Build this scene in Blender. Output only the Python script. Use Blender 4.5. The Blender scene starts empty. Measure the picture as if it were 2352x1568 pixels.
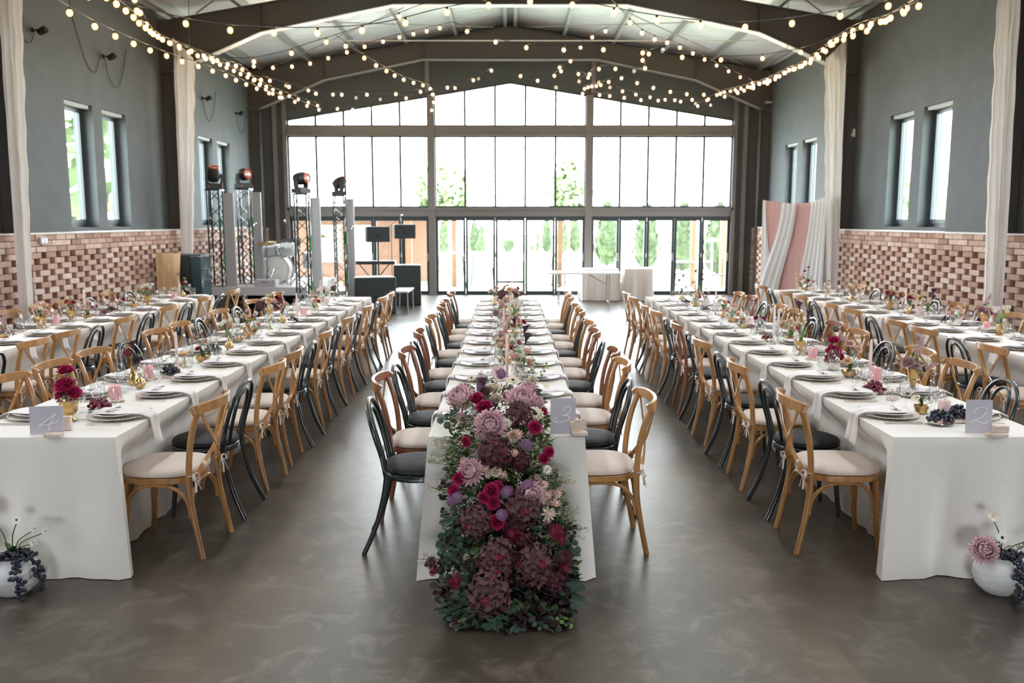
import bpy, math, random
from mathutils import Vector, Matrix
R = random.Random(7)
PI = math.pi
C = bpy.context.scene.collection
S = bpy.context.scene
# ------------------------------------------------------------------ camera
FPX, EYE = 2000.0, 1.88
PITCH = math.atan((784 - 506) / FPX); YAW = math.atan(4 / FPX)
def ray(px, py):
    u = (px - 1176) / FPX; v = (784 - py) / FPX
    dy = math.cos(PITCH) + v * math.sin(PITCH); dz = -math.sin(PITCH) + v * math.cos(PITCH)
    c, s = math.cos(YAW), math.sin(YAW)
    return (u * c + dy * s, -u * s + dy * c, dz)
def atz(px, py, z):
    d = ray(px, py); t = (z - EYE) / d[2]; return (d[0] * t, d[1] * t, z)
def aty(px, py, y):
    d = ray(px, py); t = y / d[1]; return (d[0] * t, y, EYE + d[2] * t)
def proj(x, y, z):
    c, s = math.cos(YAW), math.sin(YAW)
    X = x * c - y * s; Y = x * s + y * c; Z = z - EYE
    f = Y * math.cos(PITCH) - Z * math.sin(PITCH); up = Y * math.sin(PITCH) + Z * math.cos(PITCH)
    if f < .2: return (9e9, 9e9)
    return (1176 + FPX * X / f, 784 - FPX * up / f)
def seen(x, y, z, m=40):
    a, b = proj(x, y, z); return -m < a < 2352 + m and -m < b < 1568 + m
cam = bpy.data.cameras.new('camera'); co = bpy.data.objects.new('camera', cam); C.objects.link(co)
co.location = (0, 0, EYE); co.rotation_euler = (PI / 2 - PITCH, 0, -YAW)
cam.sensor_width = 36; cam.lens = FPX / 2352 * 36; cam.clip_end = 300
cam.dof.use_dof = True; cam.dof.focus_distance = 4.7; cam.dof.aperture_fstop = 3.2
S.camera = co
# ------------------------------------------------------------------ materials
def mat(name, col=(.8, .8, .8), rough=.5, metal=0, **k):
    m = bpy.data.materials.new(name); m.use_nodes = True
    b = m.node_tree.nodes['Principled BSDF']
    b.inputs['Base Color'].default_value = (*col, 1); b.inputs['Roughness'].default_value = rough
    b.inputs['Metallic'].default_value = metal
    for a, v in k.items():
        b.inputs[a.replace('_', ' ')].default_value = v
    return m
def nd(m, t, **k):
    n = m.node_tree.nodes.new(t)
    for a, v in k.items():
        if a in n.inputs: n.inputs[a].default_value = v
        else: setattr(n, a, v)
    return n
def lk(m, a, b): m.node_tree.links.new(a, b)
def bsdf(m): return m.node_tree.nodes['Principled BSDF']
def vary(m, c1, c2, scale, detail=4, coord='Object', stretch=(1, 1, 1), lo=.35, hi=.65, rough=None, bump=0, bdist=.01, rnd=0):
    """colour (and optionally roughness, bump) from a noise pattern that sits on the object itself"""
    tc = nd(m, 'ShaderNodeTexCoord'); mp = nd(m, 'ShaderNodeMapping'); mp.inputs['Scale'].default_value = stretch
    lk(m, tc.outputs[coord], mp.inputs['Vector'])
    n = nd(m, 'ShaderNodeTexNoise', Scale=scale, Detail=detail); lk(m, mp.outputs[0], n.inputs['Vector'])
    r = nd(m, 'ShaderNodeValToRGB'); r.color_ramp.elements[0].position = lo; r.color_ramp.elements[1].position = hi
    r.color_ramp.elements[0].color = (*c1, 1); r.color_ramp.elements[1].color = (*c2, 1)
    lk(m, n.outputs['Fac'], r.inputs['Fac'])
    out = r.outputs['Color']
    if rnd:
        oi = nd(m, 'ShaderNodeObjectInfo'); hs = nd(m, 'ShaderNodeHueSaturation')
        mr = nd(m, 'ShaderNodeMapRange'); mr.inputs['To Min'].default_value = 1 - rnd; mr.inputs['To Max'].default_value = 1 + rnd
        lk(m, oi.outputs['Random'], mr.inputs['Value']); lk(m, mr.outputs[0], hs.inputs['Value']); lk(m, out, hs.inputs['Color']); out = hs.outputs['Color']
    lk(m, out, bsdf(m).inputs['Base Color'])
    if rough:
        mr = nd(m, 'ShaderNodeMapRange'); mr.inputs['To Min'].default_value = rough[0]; mr.inputs['To Max'].default_value = rough[1]
        lk(m, n.outputs['Fac'], mr.inputs['Value']); lk(m, mr.outputs[0], bsdf(m).inputs['Roughness'])
    if bump:
        bp = nd(m, 'ShaderNodeBump', Strength=bump, Distance=bdist); lk(m, n.outputs['Fac'], bp.inputs['Height'])
        lk(m, bp.outputs[0], bsdf(m).inputs['Normal'])
    return m
M = {}
M['wall'] = vary(mat('wall_paint', rough=.75), (.088, .103, .108), (.102, .116, .120), 3, coord='Object')
M['steel'] = mat('dark_steel', (.085, .078, .07), .45)
M['lit_flange'] = mat('lit_steel_flange', (.5, .5, .48), .35, .3)  # same dark steel, coloured paler to stand for light caught on the underside
M['purlin'] = mat('galvanised_steel', (.42, .43, .43), .4, .6)
M['frame'] = mat('anthracite_aluminium', (.035, .05, .058), .4)
M['post'] = mat('grey_painted_post', (.22, .205, .20), .5)
m = M['foil'] = mat('foil_insulation', (.80, .84, .88), .42, .4)
tc = nd(m, 'ShaderNodeTexCoord'); mp = nd(m, 'ShaderNodeMapping'); mp.inputs['Scale'].default_value = (.6, 3, 1)
n1 = nd(m, 'ShaderNodeTexNoise', Scale=2.2, Detail=3); lk(m, tc.outputs['Object'], mp.inputs[0]); lk(m, mp.outputs[0], n1.inputs[0])
bp = nd(m, 'ShaderNodeBump', Strength=.45, Distance=.06); lk(m, n1.outputs[0], bp.inputs['Height']); lk(m, bp.outputs[0], bsdf(m).inputs['Normal'])
# floor: polished concrete
m = M['floor'] = mat('polished_concrete', rough=.3, Specular_IOR_Level=.5)
tc = nd(m, 'ShaderNodeTexCoord')
a = nd(m, 'ShaderNodeTexNoise', Scale=.9, Detail=5, Roughness=.55); b = nd(m, 'ShaderNodeTexNoise', Scale=4.5, Detail=8, Roughness=.68, Distortion=.8)
lk(m, tc.outputs['Object'], a.inputs[0]); lk(m, tc.outputs['Object'], b.inputs[0])
ra = nd(m, 'ShaderNodeValToRGB'); ra.color_ramp.elements[0].position = .32; ra.color_ramp.elements[1].position = .7
ra.color_ramp.elements[0].color = (.026, .020, .014, 1); ra.color_ramp.elements[1].color = (.105, .082, .060, 1)
rb = nd(m, 'ShaderNodeValToRGB'); rb.color_ramp.elements[0].position = .5; rb.color_ramp.elements[1].position = .78
rb.color_ramp.elements[0].color = (0, 0, 0, 1); rb.color_ramp.elements[1].color = (1, 1, 1, 1)
mx = nd(m, 'ShaderNodeMixRGB'); mx.inputs['Color2'].default_value = (.20, .17, .14, 1)
ml = nd(m, 'ShaderNodeMath', operation='MULTIPLY'); ml.inputs[1].default_value = .85
lk(m, a.outputs[0], ra.inputs[0]); lk(m, b.outputs[0], rb.inputs[0]); lk(m, rb.outputs[0], ml.inputs[0]); lk(m, ml.outputs[0], mx.inputs[0])
lk(m, ra.outputs[0], mx.inputs['Color1']); lk(m, mx.outputs[0], bsdf(m).inputs['Base Color'])
mr = nd(m, 'ShaderNodeMapRange'); mr.inputs['To Min'].default_value = .29; mr.inputs['To Max'].default_value = .38
lk(m, b.outputs[0], mr.inputs[0]); lk(m, mr.outputs[0], bsdf(m).inputs['Roughness'])
# bricks: colour changes brick by brick
m = M['brick'] = mat('brick', rough=.85)
g = nd(m, 'ShaderNodeNewGeometry'); rp = nd(m, 'ShaderNodeValToRGB'); cr = rp.color_ramp
cr.elements[0].color = (.48, .27, .20, 1); cr.elements[1].color = (.86, .68, .58, 1)
for p, c in ((.3, (.67, .43, .34, 1)), (.6, (.78, .54, .45, 1))): e = cr.elements.new(p); e.color = c
ns = nd(m, 'ShaderNodeTexNoise', Scale=14, Detail=6); tc = nd(m, 'ShaderNodeTexCoord'); lk(m, tc.outputs['Object'], ns.inputs[0])
mx = nd(m, 'ShaderNodeMixRGB', blend_type='MULTIPLY'); mx.inputs[0].default_value = .5
lk(m, g.outputs['Random Per Island'], rp.inputs[0]); lk(m, rp.outputs[0], mx.inputs['Color1']); lk(m, ns.outputs['Fac'], mx.inputs['Color2'])
lk(m, mx.outputs[0], bsdf(m).inputs['Base Color'])
bp = nd(m, 'ShaderNodeBump', Strength=.5, Distance=.004); lk(m, ns.outputs[0], bp.inputs['Height']); lk(m, bp.outputs[0], bsdf(m).inputs['Normal'])
M['hole_shade'] = mat('brick_backing', (.07, .035, .024), .9)  # sheet behind the brick holes, coloured dark to stand for their shade
M['sill'] = mat('pale_sill', (.62, .6, .57), .5)
def glassy(name, tint=(1, 1, 1), f0=.04, rough=.02, body=0):
    m = bpy.data.materials.new(name); m.use_nodes = True; nt = m.node_tree; nt.nodes.clear()
    o = nd(m, 'ShaderNodeOutputMaterial'); t = nd(m, 'ShaderNodeBsdfTransparent'); t.inputs[0].default_value = (*tint, 1)
    gl = nd(m, 'ShaderNodeBsdfGlossy'); gl.inputs['Roughness'].default_value = rough
    fr = nd(m, 'ShaderNodeFresnel', IOR=1.5); gg = nd(m, 'ShaderNodeNewGeometry'); ri = nd(m, 'ShaderNodeMapRange'); ri.inputs['To Min'].default_value = 1.5; ri.inputs['To Max'].default_value = 1 / 1.5; lk(m, gg.outputs['Backfacing'], ri.inputs[0]); lk(m, ri.outputs[0], fr.inputs['IOR']); mr = nd(m, 'ShaderNodeMath', operation='MULTIPLY_ADD'); mr.inputs[1].default_value = 1; mr.inputs[2].default_value = body
    mx = nd(m, 'ShaderNodeMixShader'); lk(m, fr.outputs[0], mr.inputs[0]); lk(m, mr.outputs[0], mx.inputs[0])
    lk(m, t.outputs[0], mx.inputs[1]); lk(m, gl.outputs[0], mx.inputs[2]); lk(m, mx.outputs[0], o.inputs[0])
    return m
M['pane'] = glassy('window_glass', (.97, .985, .98), body=0)
M['glass'] = glassy('drinking_glass', (.98, .985, .985), body=.025)
M['darkglass'] = mat('dark_glass', (.02, .05, .06), .06)
def cloth(name, col, rough=.85, sheen=.2, tr=0, wr=.25):
    m = mat(name, col, rough); b = bsdf(m); b.inputs['Sheen Weight'].default_value = sheen
    tc = nd(m, 'ShaderNodeTexCoord'); n = nd(m, 'ShaderNodeTexNoise', Scale=9, Detail=4, Distortion=.6); lk(m, tc.outputs['Object'], n.inputs[0])
    bp = nd(m, 'ShaderNodeBump', Strength=wr, Distance=.015); lk(m, n.outputs[0], bp.inputs['Height']); lk(m, bp.outputs[0], b.inputs['Normal'])
    if tr:
        t = nd(m, 'ShaderNodeBsdfTranslucent'); t.inputs[0].default_value = (*col, 1); mx = nd(m, 'ShaderNodeMixShader'); mx.inputs[0].default_value = tr
        o = m.node_tree.nodes['Material Output']; lk(m, b.outputs[0], mx.inputs[1]); lk(m, t.outputs[0], mx.inputs[2]); lk(m, mx.outputs[0], o.inputs[0])
    return m
M['linen'] = cloth('table_linen', (.80, .745, .695))
M['napkin'] = cloth('blush_napkin', (.80, .735, .725))
M['drape'] = cloth('white_voile', (.90, .86, .83), tr=.42)
M['pinkdrape'] = cloth('pink_voile', (.82, .54, .52), tr=.2)
M['whitedrape'] = cloth('backdrop_white_voile', (.88, .87, .88), tr=.2)
M['cushion'] = cloth('beige_cushion', (.72, .60, .52), wr=.35)
M['blackcushion'] = cloth('black_cushion', (.010, .011, .012), .7, 0, wr=.5)
M['ribbon'] = cloth('cushion_ribbon', (.68, .57, .5))
def wood(name, c1, c2): return vary(mat(name, rough=.32, Coat_Weight=.4), c1, c2, 6, stretch=(4, 4, .5), rnd=.13)
M['wood'] = wood('honey_wood', (.34, .155, .05), (.50, .25, .085))
M['redwood'] = wood('red_brown_wood', (.22, .075, .035), (.33, .125, .055))
M['black'] = mat('black_lacquer', (.012, .018, .02), .28, Coat_Weight=.5)
M['leaf_wood'] = wood('raw_timber', (.5, .33, .18), (.66, .47, .28))
M['china'] = mat('white_china', (.84, .82, .82), .3)
m = M['charger'] = vary(mat('beaded_glass_charger', rough=.35), (.70, .62, .55), (.80, .73, .67), 60, bump=.35, bdist=.004)
M['brass'] = vary(mat('brass', rough=.25, metal=1), (.50, .32, .13), (.70, .48, .23), 8, rough=(.12, .4))
M['silver'] = mat('silver', (.75, .71, .67), .15, 1)
M['goldcut'] = mat('champagne_cutlery', (.72, .58, .46), .2, 1)
M['wax'] = mat('pink_wax', (.86, .42, .44), .45, Subsurface_Weight=.15)
M['palewax'] = mat('blush_wax', (.86, .62, .58), .45, Subsurface_Weight=.15)
M['ivorywax'] = mat('ivory_wax', (.82, .76, .74), .45)
M['card'] = mat('lilac_card', (.52, .485, .545), .6)
M['white'] = mat('white_paint', (.85, .85, .85), .5)
M['ink'] = mat('dark_ink', (.12, .06, .08), .6)
M['paper'] = mat('name_paper', (.82, .76, .76), .7)
M['stone'] = vary(mat('blush_stone', rough=.7), (.60, .44, .36), (.78, .66, .58), 14)
M['pot'] = vary(mat('white_ceramic_pot', rough=.65), (.62, .61, .60), (.74, .73, .72), 7, stretch=(1, 1, 5), bump=.4)
M['grape'] = vary(mat('black_grape', rough=.32), (.005, .006, .013), (.018, .022, .045), 30)
M['redgrape'] = vary(mat('red_grape', rough=.25), (.07, .012, .03), (.26, .04, .07), 22)
def bl(name, c1, c2, sc=18): return vary(mat(name, rough=.65, Subsurface_Weight=.0), c1, c2, sc)
M['magenta'] = bl('magenta_petals', (.32, .004, .055), (.52, .015, .13))
M['pink'] = bl('orchid_pink_petals', (.84, .50, .56), (.93, .74, .77))
M['cream'] = bl('cream_petals', (.78, .66, .50), (.84, .76, .64))
M['blush'] = bl('blush_petals', (.80, .50, .42), (.86, .66, .56))
M['peach'] = bl('peach_petals', (.84, .46, .26), (.86, .62, .42))
M['whitepet'] = bl('white_petals', (.82, .80, .72), (.88, .86, .82))
M['burg'] = bl('burgundy_petals', (.045, .010, .018), (.13, .03, .045))
M['burg2'] = bl('dusky_hydrangea_petals', (.045, .015, .022), (.16, .06, .062), 9)
M['plum'] = bl('plum_petals', (.018, .006, .016), (.06, .012, .04))
M['crimson'] = bl('crimson_petals', (.12, .004, .02), (.28, .012, .05))
M['allium'] = bl('allium_petals', (.24, .11, .22), (.50, .30, .46), 60)
M['mauve'] = bl('mauve_petals', (.42, .24, .26), (.58, .38, .38), 40)
M['centre'] = mat('flower_centre', (.03, .015, .01), .8)
M['yellow'] = mat('yellow_centre', (.62, .46, .10), .8)
M['green'] = bl('leaf_green', (.035, .085, .030), (.10, .17, .06), 12)
M['light'] = bl('fresh_green', (.16, .28, .06), (.28, .42, .12), 12)
M['euca'] = bl('eucalyptus_green', (.035, .075, .055), (.09, .15, .11), 12)
M['olive'] = bl('olive_filler', (.13, .14, .06), (.26, .26, .12), 12)
M['darkleaf'] = bl('smoke_bush_leaf', (.025, .012, .016), (.07, .035, .035), 12)
M['blackplastic'] = mat('black_plastic', (.02, .022, .024), .45)
M['grille'] = mat('speaker_grille', (.03, .04, .045), .6)
M['orange'] = mat('orange_ring', (.75, .10, .03), .4)
M['grey'] = mat('grey_panel', (.42, .42, .44), .6)
M['stage'] = mat('white_stage_deck', (.62, .62, .64), .5)
M['lamp_green'] = mat('green_tube', (.0, .35, .12), .4)
M['chrome'] = mat('chrome', (.7, .7, .72), .15, 1)
M['drum'] = mat('clear_drum_shell', (.55, .58, .6), .2)
M['lawn'] = vary(mat('lawn', rough=.9), (.24, .29, .17), (.32, .36, .24), 2)
M['patio'] = mat('patio_stone', (.55, .53, .5), .8)
M['thuja'] = vary(mat('thuja_green', rough=.9), (.045, .068, .032), (.085, .115, .06), 3)
M['tree'] = vary(mat('tree_green', rough=.9), (.12, .17, .08), (.24, .30, .16), 2)
M['bark'] = mat('bark', (.12, .08, .05), .9)
M['timber'] = mat('orange_timber', (.26, .135, .075), .7)
M['render'] = mat('peach_render', (.40, .22, .17), .8)
M['awning'] = mat('awning_fabric', (.7, .66, .6), .8)
m = M['bulb'] = mat('lit_bulb', (1, .8, .5), .3); b = bsdf(m); b.inputs['Emission Color'].default_value = (1, .66, .36, 1); b.inputs['Emission Strength'].default_value = 110
m = M['halo_shell'] = bpy.data.materials.new('amber_glow_shell'); m.use_nodes = True; m.node_tree.nodes.clear()  # shell emits amber to stand in for the halo round a lit bulb
o_ = nd(m, 'ShaderNodeOutputMaterial'); t_ = nd(m, 'ShaderNodeBsdfTransparent'); e_ = nd(m, 'ShaderNodeEmission'); e_.inputs[0].default_value = (1, .46, .15, 1); e_.inputs[1].default_value = 3.2
x_ = nd(m, 'ShaderNodeMixShader'); x_.inputs[0].default_value = .45; lk(m, t_.outputs[0], x_.inputs[1]); lk(m, e_.outputs[0], x_.inputs[2]); lk(m, x_.outputs[0], o_.inputs[0])
M['unlit'] = mat('unlit_bulb', (.9, .88, .86), .2)
M['wire'] = mat('black_cable', (.02, .018, .016), .6)
# ------------------------------------------------------------------ mesh builder
class MB:
    def __init__(s): s.v = []; s.f = []; s.mi = []; s.m = 0; s.T = None
    def add(s, vs, fs):
        b = len(s.v)
        for p in vs: s.v.append(tuple(s.T @ Vector(p)) if s.T is not None else tuple(p))
        for q in fs: s.f.append(tuple(i + b for i in q)); s.mi.append(s.m)
        return s
    def box(s, c, d, rot=None):
        x, y, z = d[0] / 2, d[1] / 2, d[2] / 2
        vs = [Vector((i * x, j * y, k * z)) for i in (-1, 1) for j in (-1, 1) for k in (-1, 1)]
        if rot is not None: vs = [rot @ p for p in vs]
        vs = [p + Vector(c) for p in vs]
        return s.add(vs, [(0, 1, 3, 2), (4, 6, 7, 5), (0, 4, 5, 1), (2, 3, 7, 6), (0, 2, 6, 4), (1, 5, 7, 3)])
    def bx(s, x0, x1, y0, y1, z0, z1): return s.box(((x0 + x1) / 2, (y0 + y1) / 2, (z0 + z1) / 2), (abs(x1 - x0), abs(y1 - y0), abs(z1 - z0)))
    def prism(s, pts, axis, a0, a1):
        """polygon pts (2D) pushed along axis ('x','y','z')"""
        n = len(pts)
        def P(p, a): return {'y': (p[0], a, p[1]), 'x': (a, p[0], p[1]), 'z': (p[0], p[1], a)}[axis]
        vs = [P(p, a0) for p in pts] + [P(p, a1) for p in pts]
        return s.add(vs, [tuple(range(n)), tuple(range(2 * n - 1, n - 1, -1))] + [(i, i + n, (i + 1) % n + n, (i + 1) % n) for i in range(n)])
    def tube(s, pts, r, n=8, closed=False, sx=1, up=None):
        pts = [Vector(p) for p in pts]; k = len(pts)
        if not hasattr(r, '__len__'): r = [r] * k
        vs = []; u = None
        for i, p in enumerate(pts):
            if closed: t = pts[(i + 1) % k] - pts[i - 1]
            else: t = pts[min(i + 1, k - 1)] - pts[max(i - 1, 0)]
            if t.length < 1e-9: t = Vector((0, 0, 1))
            t.normalize()
            if up is not None: u = Vector(up)
            elif u is None: u = Vector((0, 0, 1)) if abs(t.z) < .9 else Vector((1, 0, 0))
            u = (u - t * u.dot(t))
            if u.length < 1e-6: u = t.orthogonal()
            u.normalize(); w = t.cross(u)
            for j in range(n):
                a = 2 * PI * (j + .5) / n
                vs.append(p + (u * math.cos(a) + w * math.sin(a) * sx) * r[i])
        fs = []
        for i in range(k if closed else k - 1):
            for j in range(n):
                a, b = i * n + j, i * n + (j + 1) % n; c, d = ((i + 1) % k) * n + j, ((i + 1) % k) * n + (j + 1) % n
                fs.append((a, c, d, b))
        if not closed: fs += [tuple(range(n)), tuple(range(k * n - 1, (k - 1) * n - 1, -1))]
        return s.add(vs, fs)
    def bar(s, pts, w, h, up=(0, 0, 1)):
        """flat bar swept along pts: w across, h along up"""
        pts = [Vector(p) for p in pts]; k = len(pts); vs = []
        for i, p in enumerate(pts):
            t = (pts[min(i + 1, k - 1)] - pts[max(i - 1, 0)]).normalized(); u = Vector(up); u = (u - t * u.dot(t)).normalized(); q = t.cross(u)
            ww = w[i] if hasattr(w, '__len__') else w; hh = h[i] if hasattr(h, '__len__') else h
            for a, b in ((-1, -1), (1, -1), (1, 1), (-1, 1)): vs.append(p + q * a * ww / 2 + u * b * hh / 2)
        fs = [(0, 1, 2, 3), tuple(4 * (k - 1) + j for j in (3, 2, 1, 0))]
        for i in range(k - 1):
            for j in range(4): fs.append((4 * i + j, 4 * i + 4 + j, 4 * i + 4 + (j + 1) % 4, 4 * i + (j + 1) % 4))
        return s.add(vs, fs)
    def lathe(s, prof, n=20, c=(0, 0, 0), sq=None):
        vs = []; fs = []
        for r, z in prof:
            for j in range(n):
                a = 2 * PI * j / n; ca, sa = math.cos(a), math.sin(a)
                if sq: k_ = (abs(ca) ** sq + abs(sa) ** sq) ** (-1 / sq)
                else: k_ = 1
                vs.append((c[0] + r * k_ * ca, c[1] + r * k_ * sa, c[2] + z))
        for i in range(len(prof) - 1):
            for j in range(n):
                fs.append((i * n + j, i * n + (j + 1) % n, (i + 1) * n + (j + 1) % n, (i + 1) * n + j))
        if prof[0][0] > 1e-5: fs.append(tuple(range(n - 1, -1, -1)))
        if prof[-1][0] > 1e-5: fs.append(tuple((len(prof) - 1) * n + j for j in range(n)))
        return s.add(vs, fs)
    def open_lathe(s, prof, n=20, c=(0, 0, 0)):
        b = len(s.f); s.lathe(prof, n, c); k = (prof[0][0] > 1e-5) + (prof[-1][0] > 1e-5)
        if k: s.f = s.f[:-k]; s.mi = s.mi[:-k]
        return s
    def ball(s, c, r, n=8, m=5, sc=(1, 1, 1)):
        vs = [(c[0], c[1], c[2] - r * sc[2])]
        for i in range(1, m):
            t = PI * i / m
            for j in range(n):
                a = 2 * PI * j / n; vs.append((c[0] + r * sc[0] * math.sin(t) * math.cos(a), c[1] + r * sc[1] * math.sin(t) * math.sin(a), c[2] - r * sc[2] * math.cos(t)))
        vs.append((c[0], c[1], c[2] + r * sc[2])); fs = []
        for j in range(n):
            fs.append((0, 1 + (j + 1) % n, 1 + j)); b = 1 + (m - 2) * n; fs.append((b + j, b + (j + 1) % n, len(vs) - 1))
        for i in range(m - 2):
            for j in range(n): a = 1 + i * n; fs.append((a + j, a + (j + 1) % n, a + n + (j + 1) % n, a + n + j))
        return s.add(vs, fs)
    def build(s, name, mats, parent=None, smooth=True, ang=40, loc=None, fix=True):
        me = bpy.data.meshes.new(name); me.from_pydata(s.v, [], s.f)
        for q in (mats if isinstance(mats, (list, tuple)) else [mats]): me.materials.append(M[q] if isinstance(q, str) else q)
        if any(s.mi): me.polygons.foreach_set('material_index', s.mi)
        if fix:
            import bmesh
            bm = bmesh.new(); bm.from_mesh(me); bmesh.ops.recalc_face_normals(bm, faces=bm.faces); bm.to_mesh(me); bm.free()
        if smooth:
            me.polygons.foreach_set('use_smooth', [True] * len(me.polygons)); me.set_sharp_from_angle(angle=math.radians(ang))
        o = bpy.data.objects.new(name, me); C.objects.link(o)
        if parent: o.parent = parent
        if loc: o.location = loc
        return o
def tag(o, label, cat, group=None):
    o['label'] = label; o['category'] = cat
    if group: o['group'] = group
    return o
def struct(o, label=None):
    o['kind'] = 'structure'
    if label: o['label'] = label
    return o
def thing(name, label, cat, loc=(0, 0, 0), rz=0, group=None):
    o = bpy.data.objects.new(name, None); C.objects.link(o); o.empty_display_size = .1; o.location = loc; o.rotation_euler = (0, 0, rz)
    return tag(o, label, cat, group)
def dup(o, parent=None, name=None):
    c = o.copy(); C.objects.link(c)
    if name: c.name = name
    if parent: c.parent = parent
    for ch in o.children: dup(ch, c)
    return c
def smooth_path(pts, k=4):
    pts = [Vector(p) for p in pts]; out = []
    for i in range(len(pts) - 1):
        p0, p1, p2, p3 = pts[max(i - 1, 0)], pts[i], pts[i + 1], pts[min(i + 2, len(pts) - 1)]
        for j in range(k):
            t = j / k; out.append(.5 * ((2 * p1) + (p2 - p0) * t + (2 * p0 - 5 * p1 + 4 * p2 - p3) * t * t + (3 * p1 - p0 - 3 * p2 + p3) * t ** 3))
    out.append(pts[-1]); return out
ORD = ['first', 'second', 'third', 'fourth', 'fifth', 'sixth', 'seventh', 'eighth', 'ninth', 'tenth', 'eleventh', 'twelfth', 'thirteenth', 'fourteenth', 'fifteenth', 'sixteenth', 'seventeenth', 'eighteenth', 'nineteenth', 'twentieth']
PROTO = {}
# ------------------------------------------------------------------ the hall
XW, XB, YE, Y0 = 6.35, 6.10, 22.2, -9.0
RIDGE, SLOPE = 6.65, .17
def roofz(x): return RIDGE - SLOPE * abs(x)
FR = [-5.2, .2, 5.6, 11.0, 16.4, 21.8]                                    # portal frames
struct(MB().bx(-6.65, 6.65, Y0, YE + .3, -.2, 0).build('floor', 'floor', smooth=False), 'dark polished concrete floor')
WIN = {-1: [(12.75, 13.6), (13.9, 14.75), (18.13, 18.97), (19.27, 20.12)], 1: [(12.83, 13.71), (14.04, 14.9), (18.42, 19.3), (19.63, 20.5)]}
for s in (-1, 1):
    WIN[s] = [(a - 10.8, b - 10.8) for a, b in WIN[s][:2]] + [(a - 5.4, b - 5.4) for a, b in WIN[s][:2]] + WIN[s]
wno = 0
for s, side in ((-1, 'left'), (1, 'right')):
    w = MB(); top = roofz(XW); ys = Y0
    def sl(y0, y1, z0, z1): w.bx(s * XW, s * (XW + .3), y0, y1, z0, z1)
    for a, b in WIN[s]:
        sl(ys, a, 0, top); sl(a, b, 0, 1.76); sl(a, b, 3.6, top); ys = b
    sl(ys, YE + .3, 0, top)
    wall = struct(w.build('wall_' + side, 'wall', smooth=False), f'grey painted upper wall on the {side} with slit windows')
    br = MB(); rr = random.Random(3 + s)                             # perforated brickwork
    rows = 22; rh = 1.70 / rows
    for (ya, yb) in [(-5.05, .05), (.35, 5.45), (5.75, 10.85), (11.15, 16.25), (16.55, 21.65), (21.95, YE)]:
        for k in range(rows):
            z = k * rh; solid = k >= rows - 3; per = .262 if solid else .375
            y = ya - (per / 2 if k % 2 else 0)
            while y < yb:
                a, b = max(y, ya), min(y + .25, yb)
                if b - a > .03:
                    j = rr.uniform(-.005, .007)
                    br.bx(s * (XB + j), s * (XB + .12), a + .003, b - .003, z + .004, z + rh - .004)
                y += per
    bo = br.build('brick_cladding', 'brick', wall, smooth=False); bo['kind'] = 'structure'
    bk = MB().bx(s * (XB + .119), s * (XW - .002), Y0, YE, .002, 1.70).build('brick_backing', 'hole_shade', wall, smooth=False); bk['kind'] = 'structure'
    cp = MB()
    for (ya, yb) in [(-5.05, .05), (.35, 5.45), (5.75, 10.85), (11.15, 16.25), (16.55, 21.65)]: cp.bx(s * (XB - .01), s * (XW - .002), ya, yb, 1.70, 1.722)
    cpo = cp.build('brick_capping', 'sill', wall, smooth=False); cpo['kind'] = 'structure'
    for i, (a, b) in enumerate(WIN[s]):
        wno += 1; X0, X1 = s * (XW + .17), s * (XW + .24)
        wf = MB(); t = .055
        wf.bx(X0, X1, a, a + t, 1.76, 3.6).bx(X0, X1, b - t, b, 1.76, 3.6).bx(X0, X1, a + t, b - t, 1.76, 1.76 + t + .02).bx(X0, X1, a + t, b - t, 3.6 - t, 3.6)
        wf.bx(s * (XW + .15), s * (XW + .19), a + t, a + t + .06, 1.835, 3.545).bx(s * (XW + .15), s * (XW + .19), b - t - .06, b - t, 1.835, 3.545)
        wf.bx(s * (XW + .15), s * (XW + .19), a + t + .06, b - t - .06, 1.835, 1.895).bx(s * (XW + .15), s * (XW + .19), a + t + .06, b - t - .06, 3.485, 3.545)
        f = struct(wf.build(f'window_{wno}', 'frame', smooth=False), f'narrow dark framed window on the {side} wall')
        MB().bx(s * (XW + .20), s * (XW + .21), a + .1, b - .1, 1.85, 3.5).build('pane', 'pane', f, smooth=False)
        MB().bx(s * (XW + .03), s * (XW + .148), a + .06, b - .06, 3.545, 3.598).build('blind_box', 'grey', f, smooth=False)
        if i % 2 == (0 if s == 1 else 1):
            h = MB().tube([(s * (XW + .149), a + .09, 2.55), (s * (XW + .1), a + .09, 2.55), (s * (XW + .095), a + .09, 2.53), (s * (XW + .095), a + .09, 2.42)], .012, 8)
            h.box((s * (XW + .144), a + .09, 2.55), (.01, .03, .07)); h.build('window_handle', 'white', f)['label'] = 'white handle'
        MB().bx(s * (XW + .001), s * (XW + .17), a + .01, b - .01, 1.762, 1.775).build('window_sill', 'wall', f, smooth=False)
# ceiling: two foil lined slopes with purlins
cb = MB(); SK0, SK1 = 3.0, 3.34                                    # long unseen roof slots, added to bring more daylight onto the table tops
for s in (-1, 1):
    def rs(xa, xb, ya, yb): cb.prism([(s * xa, roofz(xa)), (s * xb, roofz(xb)), (s * xb, roofz(xb) + .12), (s * xa, roofz(xa) + .12)], 'y', ya, yb)
    rs(0, SK0, Y0, YE + .3); rs(SK1, 6.65, Y0, YE + .3); rs(SK0, SK1, Y0, 1.2); rs(SK0, SK1, 14.5, YE + .3)
ceil = struct(cb.build('ceiling', 'foil', smooth=False), 'silver foil lined pitched ceiling')
for s in (-1, 1): MB().prism([(s * SK0, roofz(SK0) + .06), (s * SK1, roofz(SK1) + .06), (s * SK1, roofz(SK1) + .07), (s * SK0, roofz(SK0) + .07)], 'y', 1.2, 14.5).build('added_roof_light', 'pane', ceil, smooth=False)['kind'] = 'structure'
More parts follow.
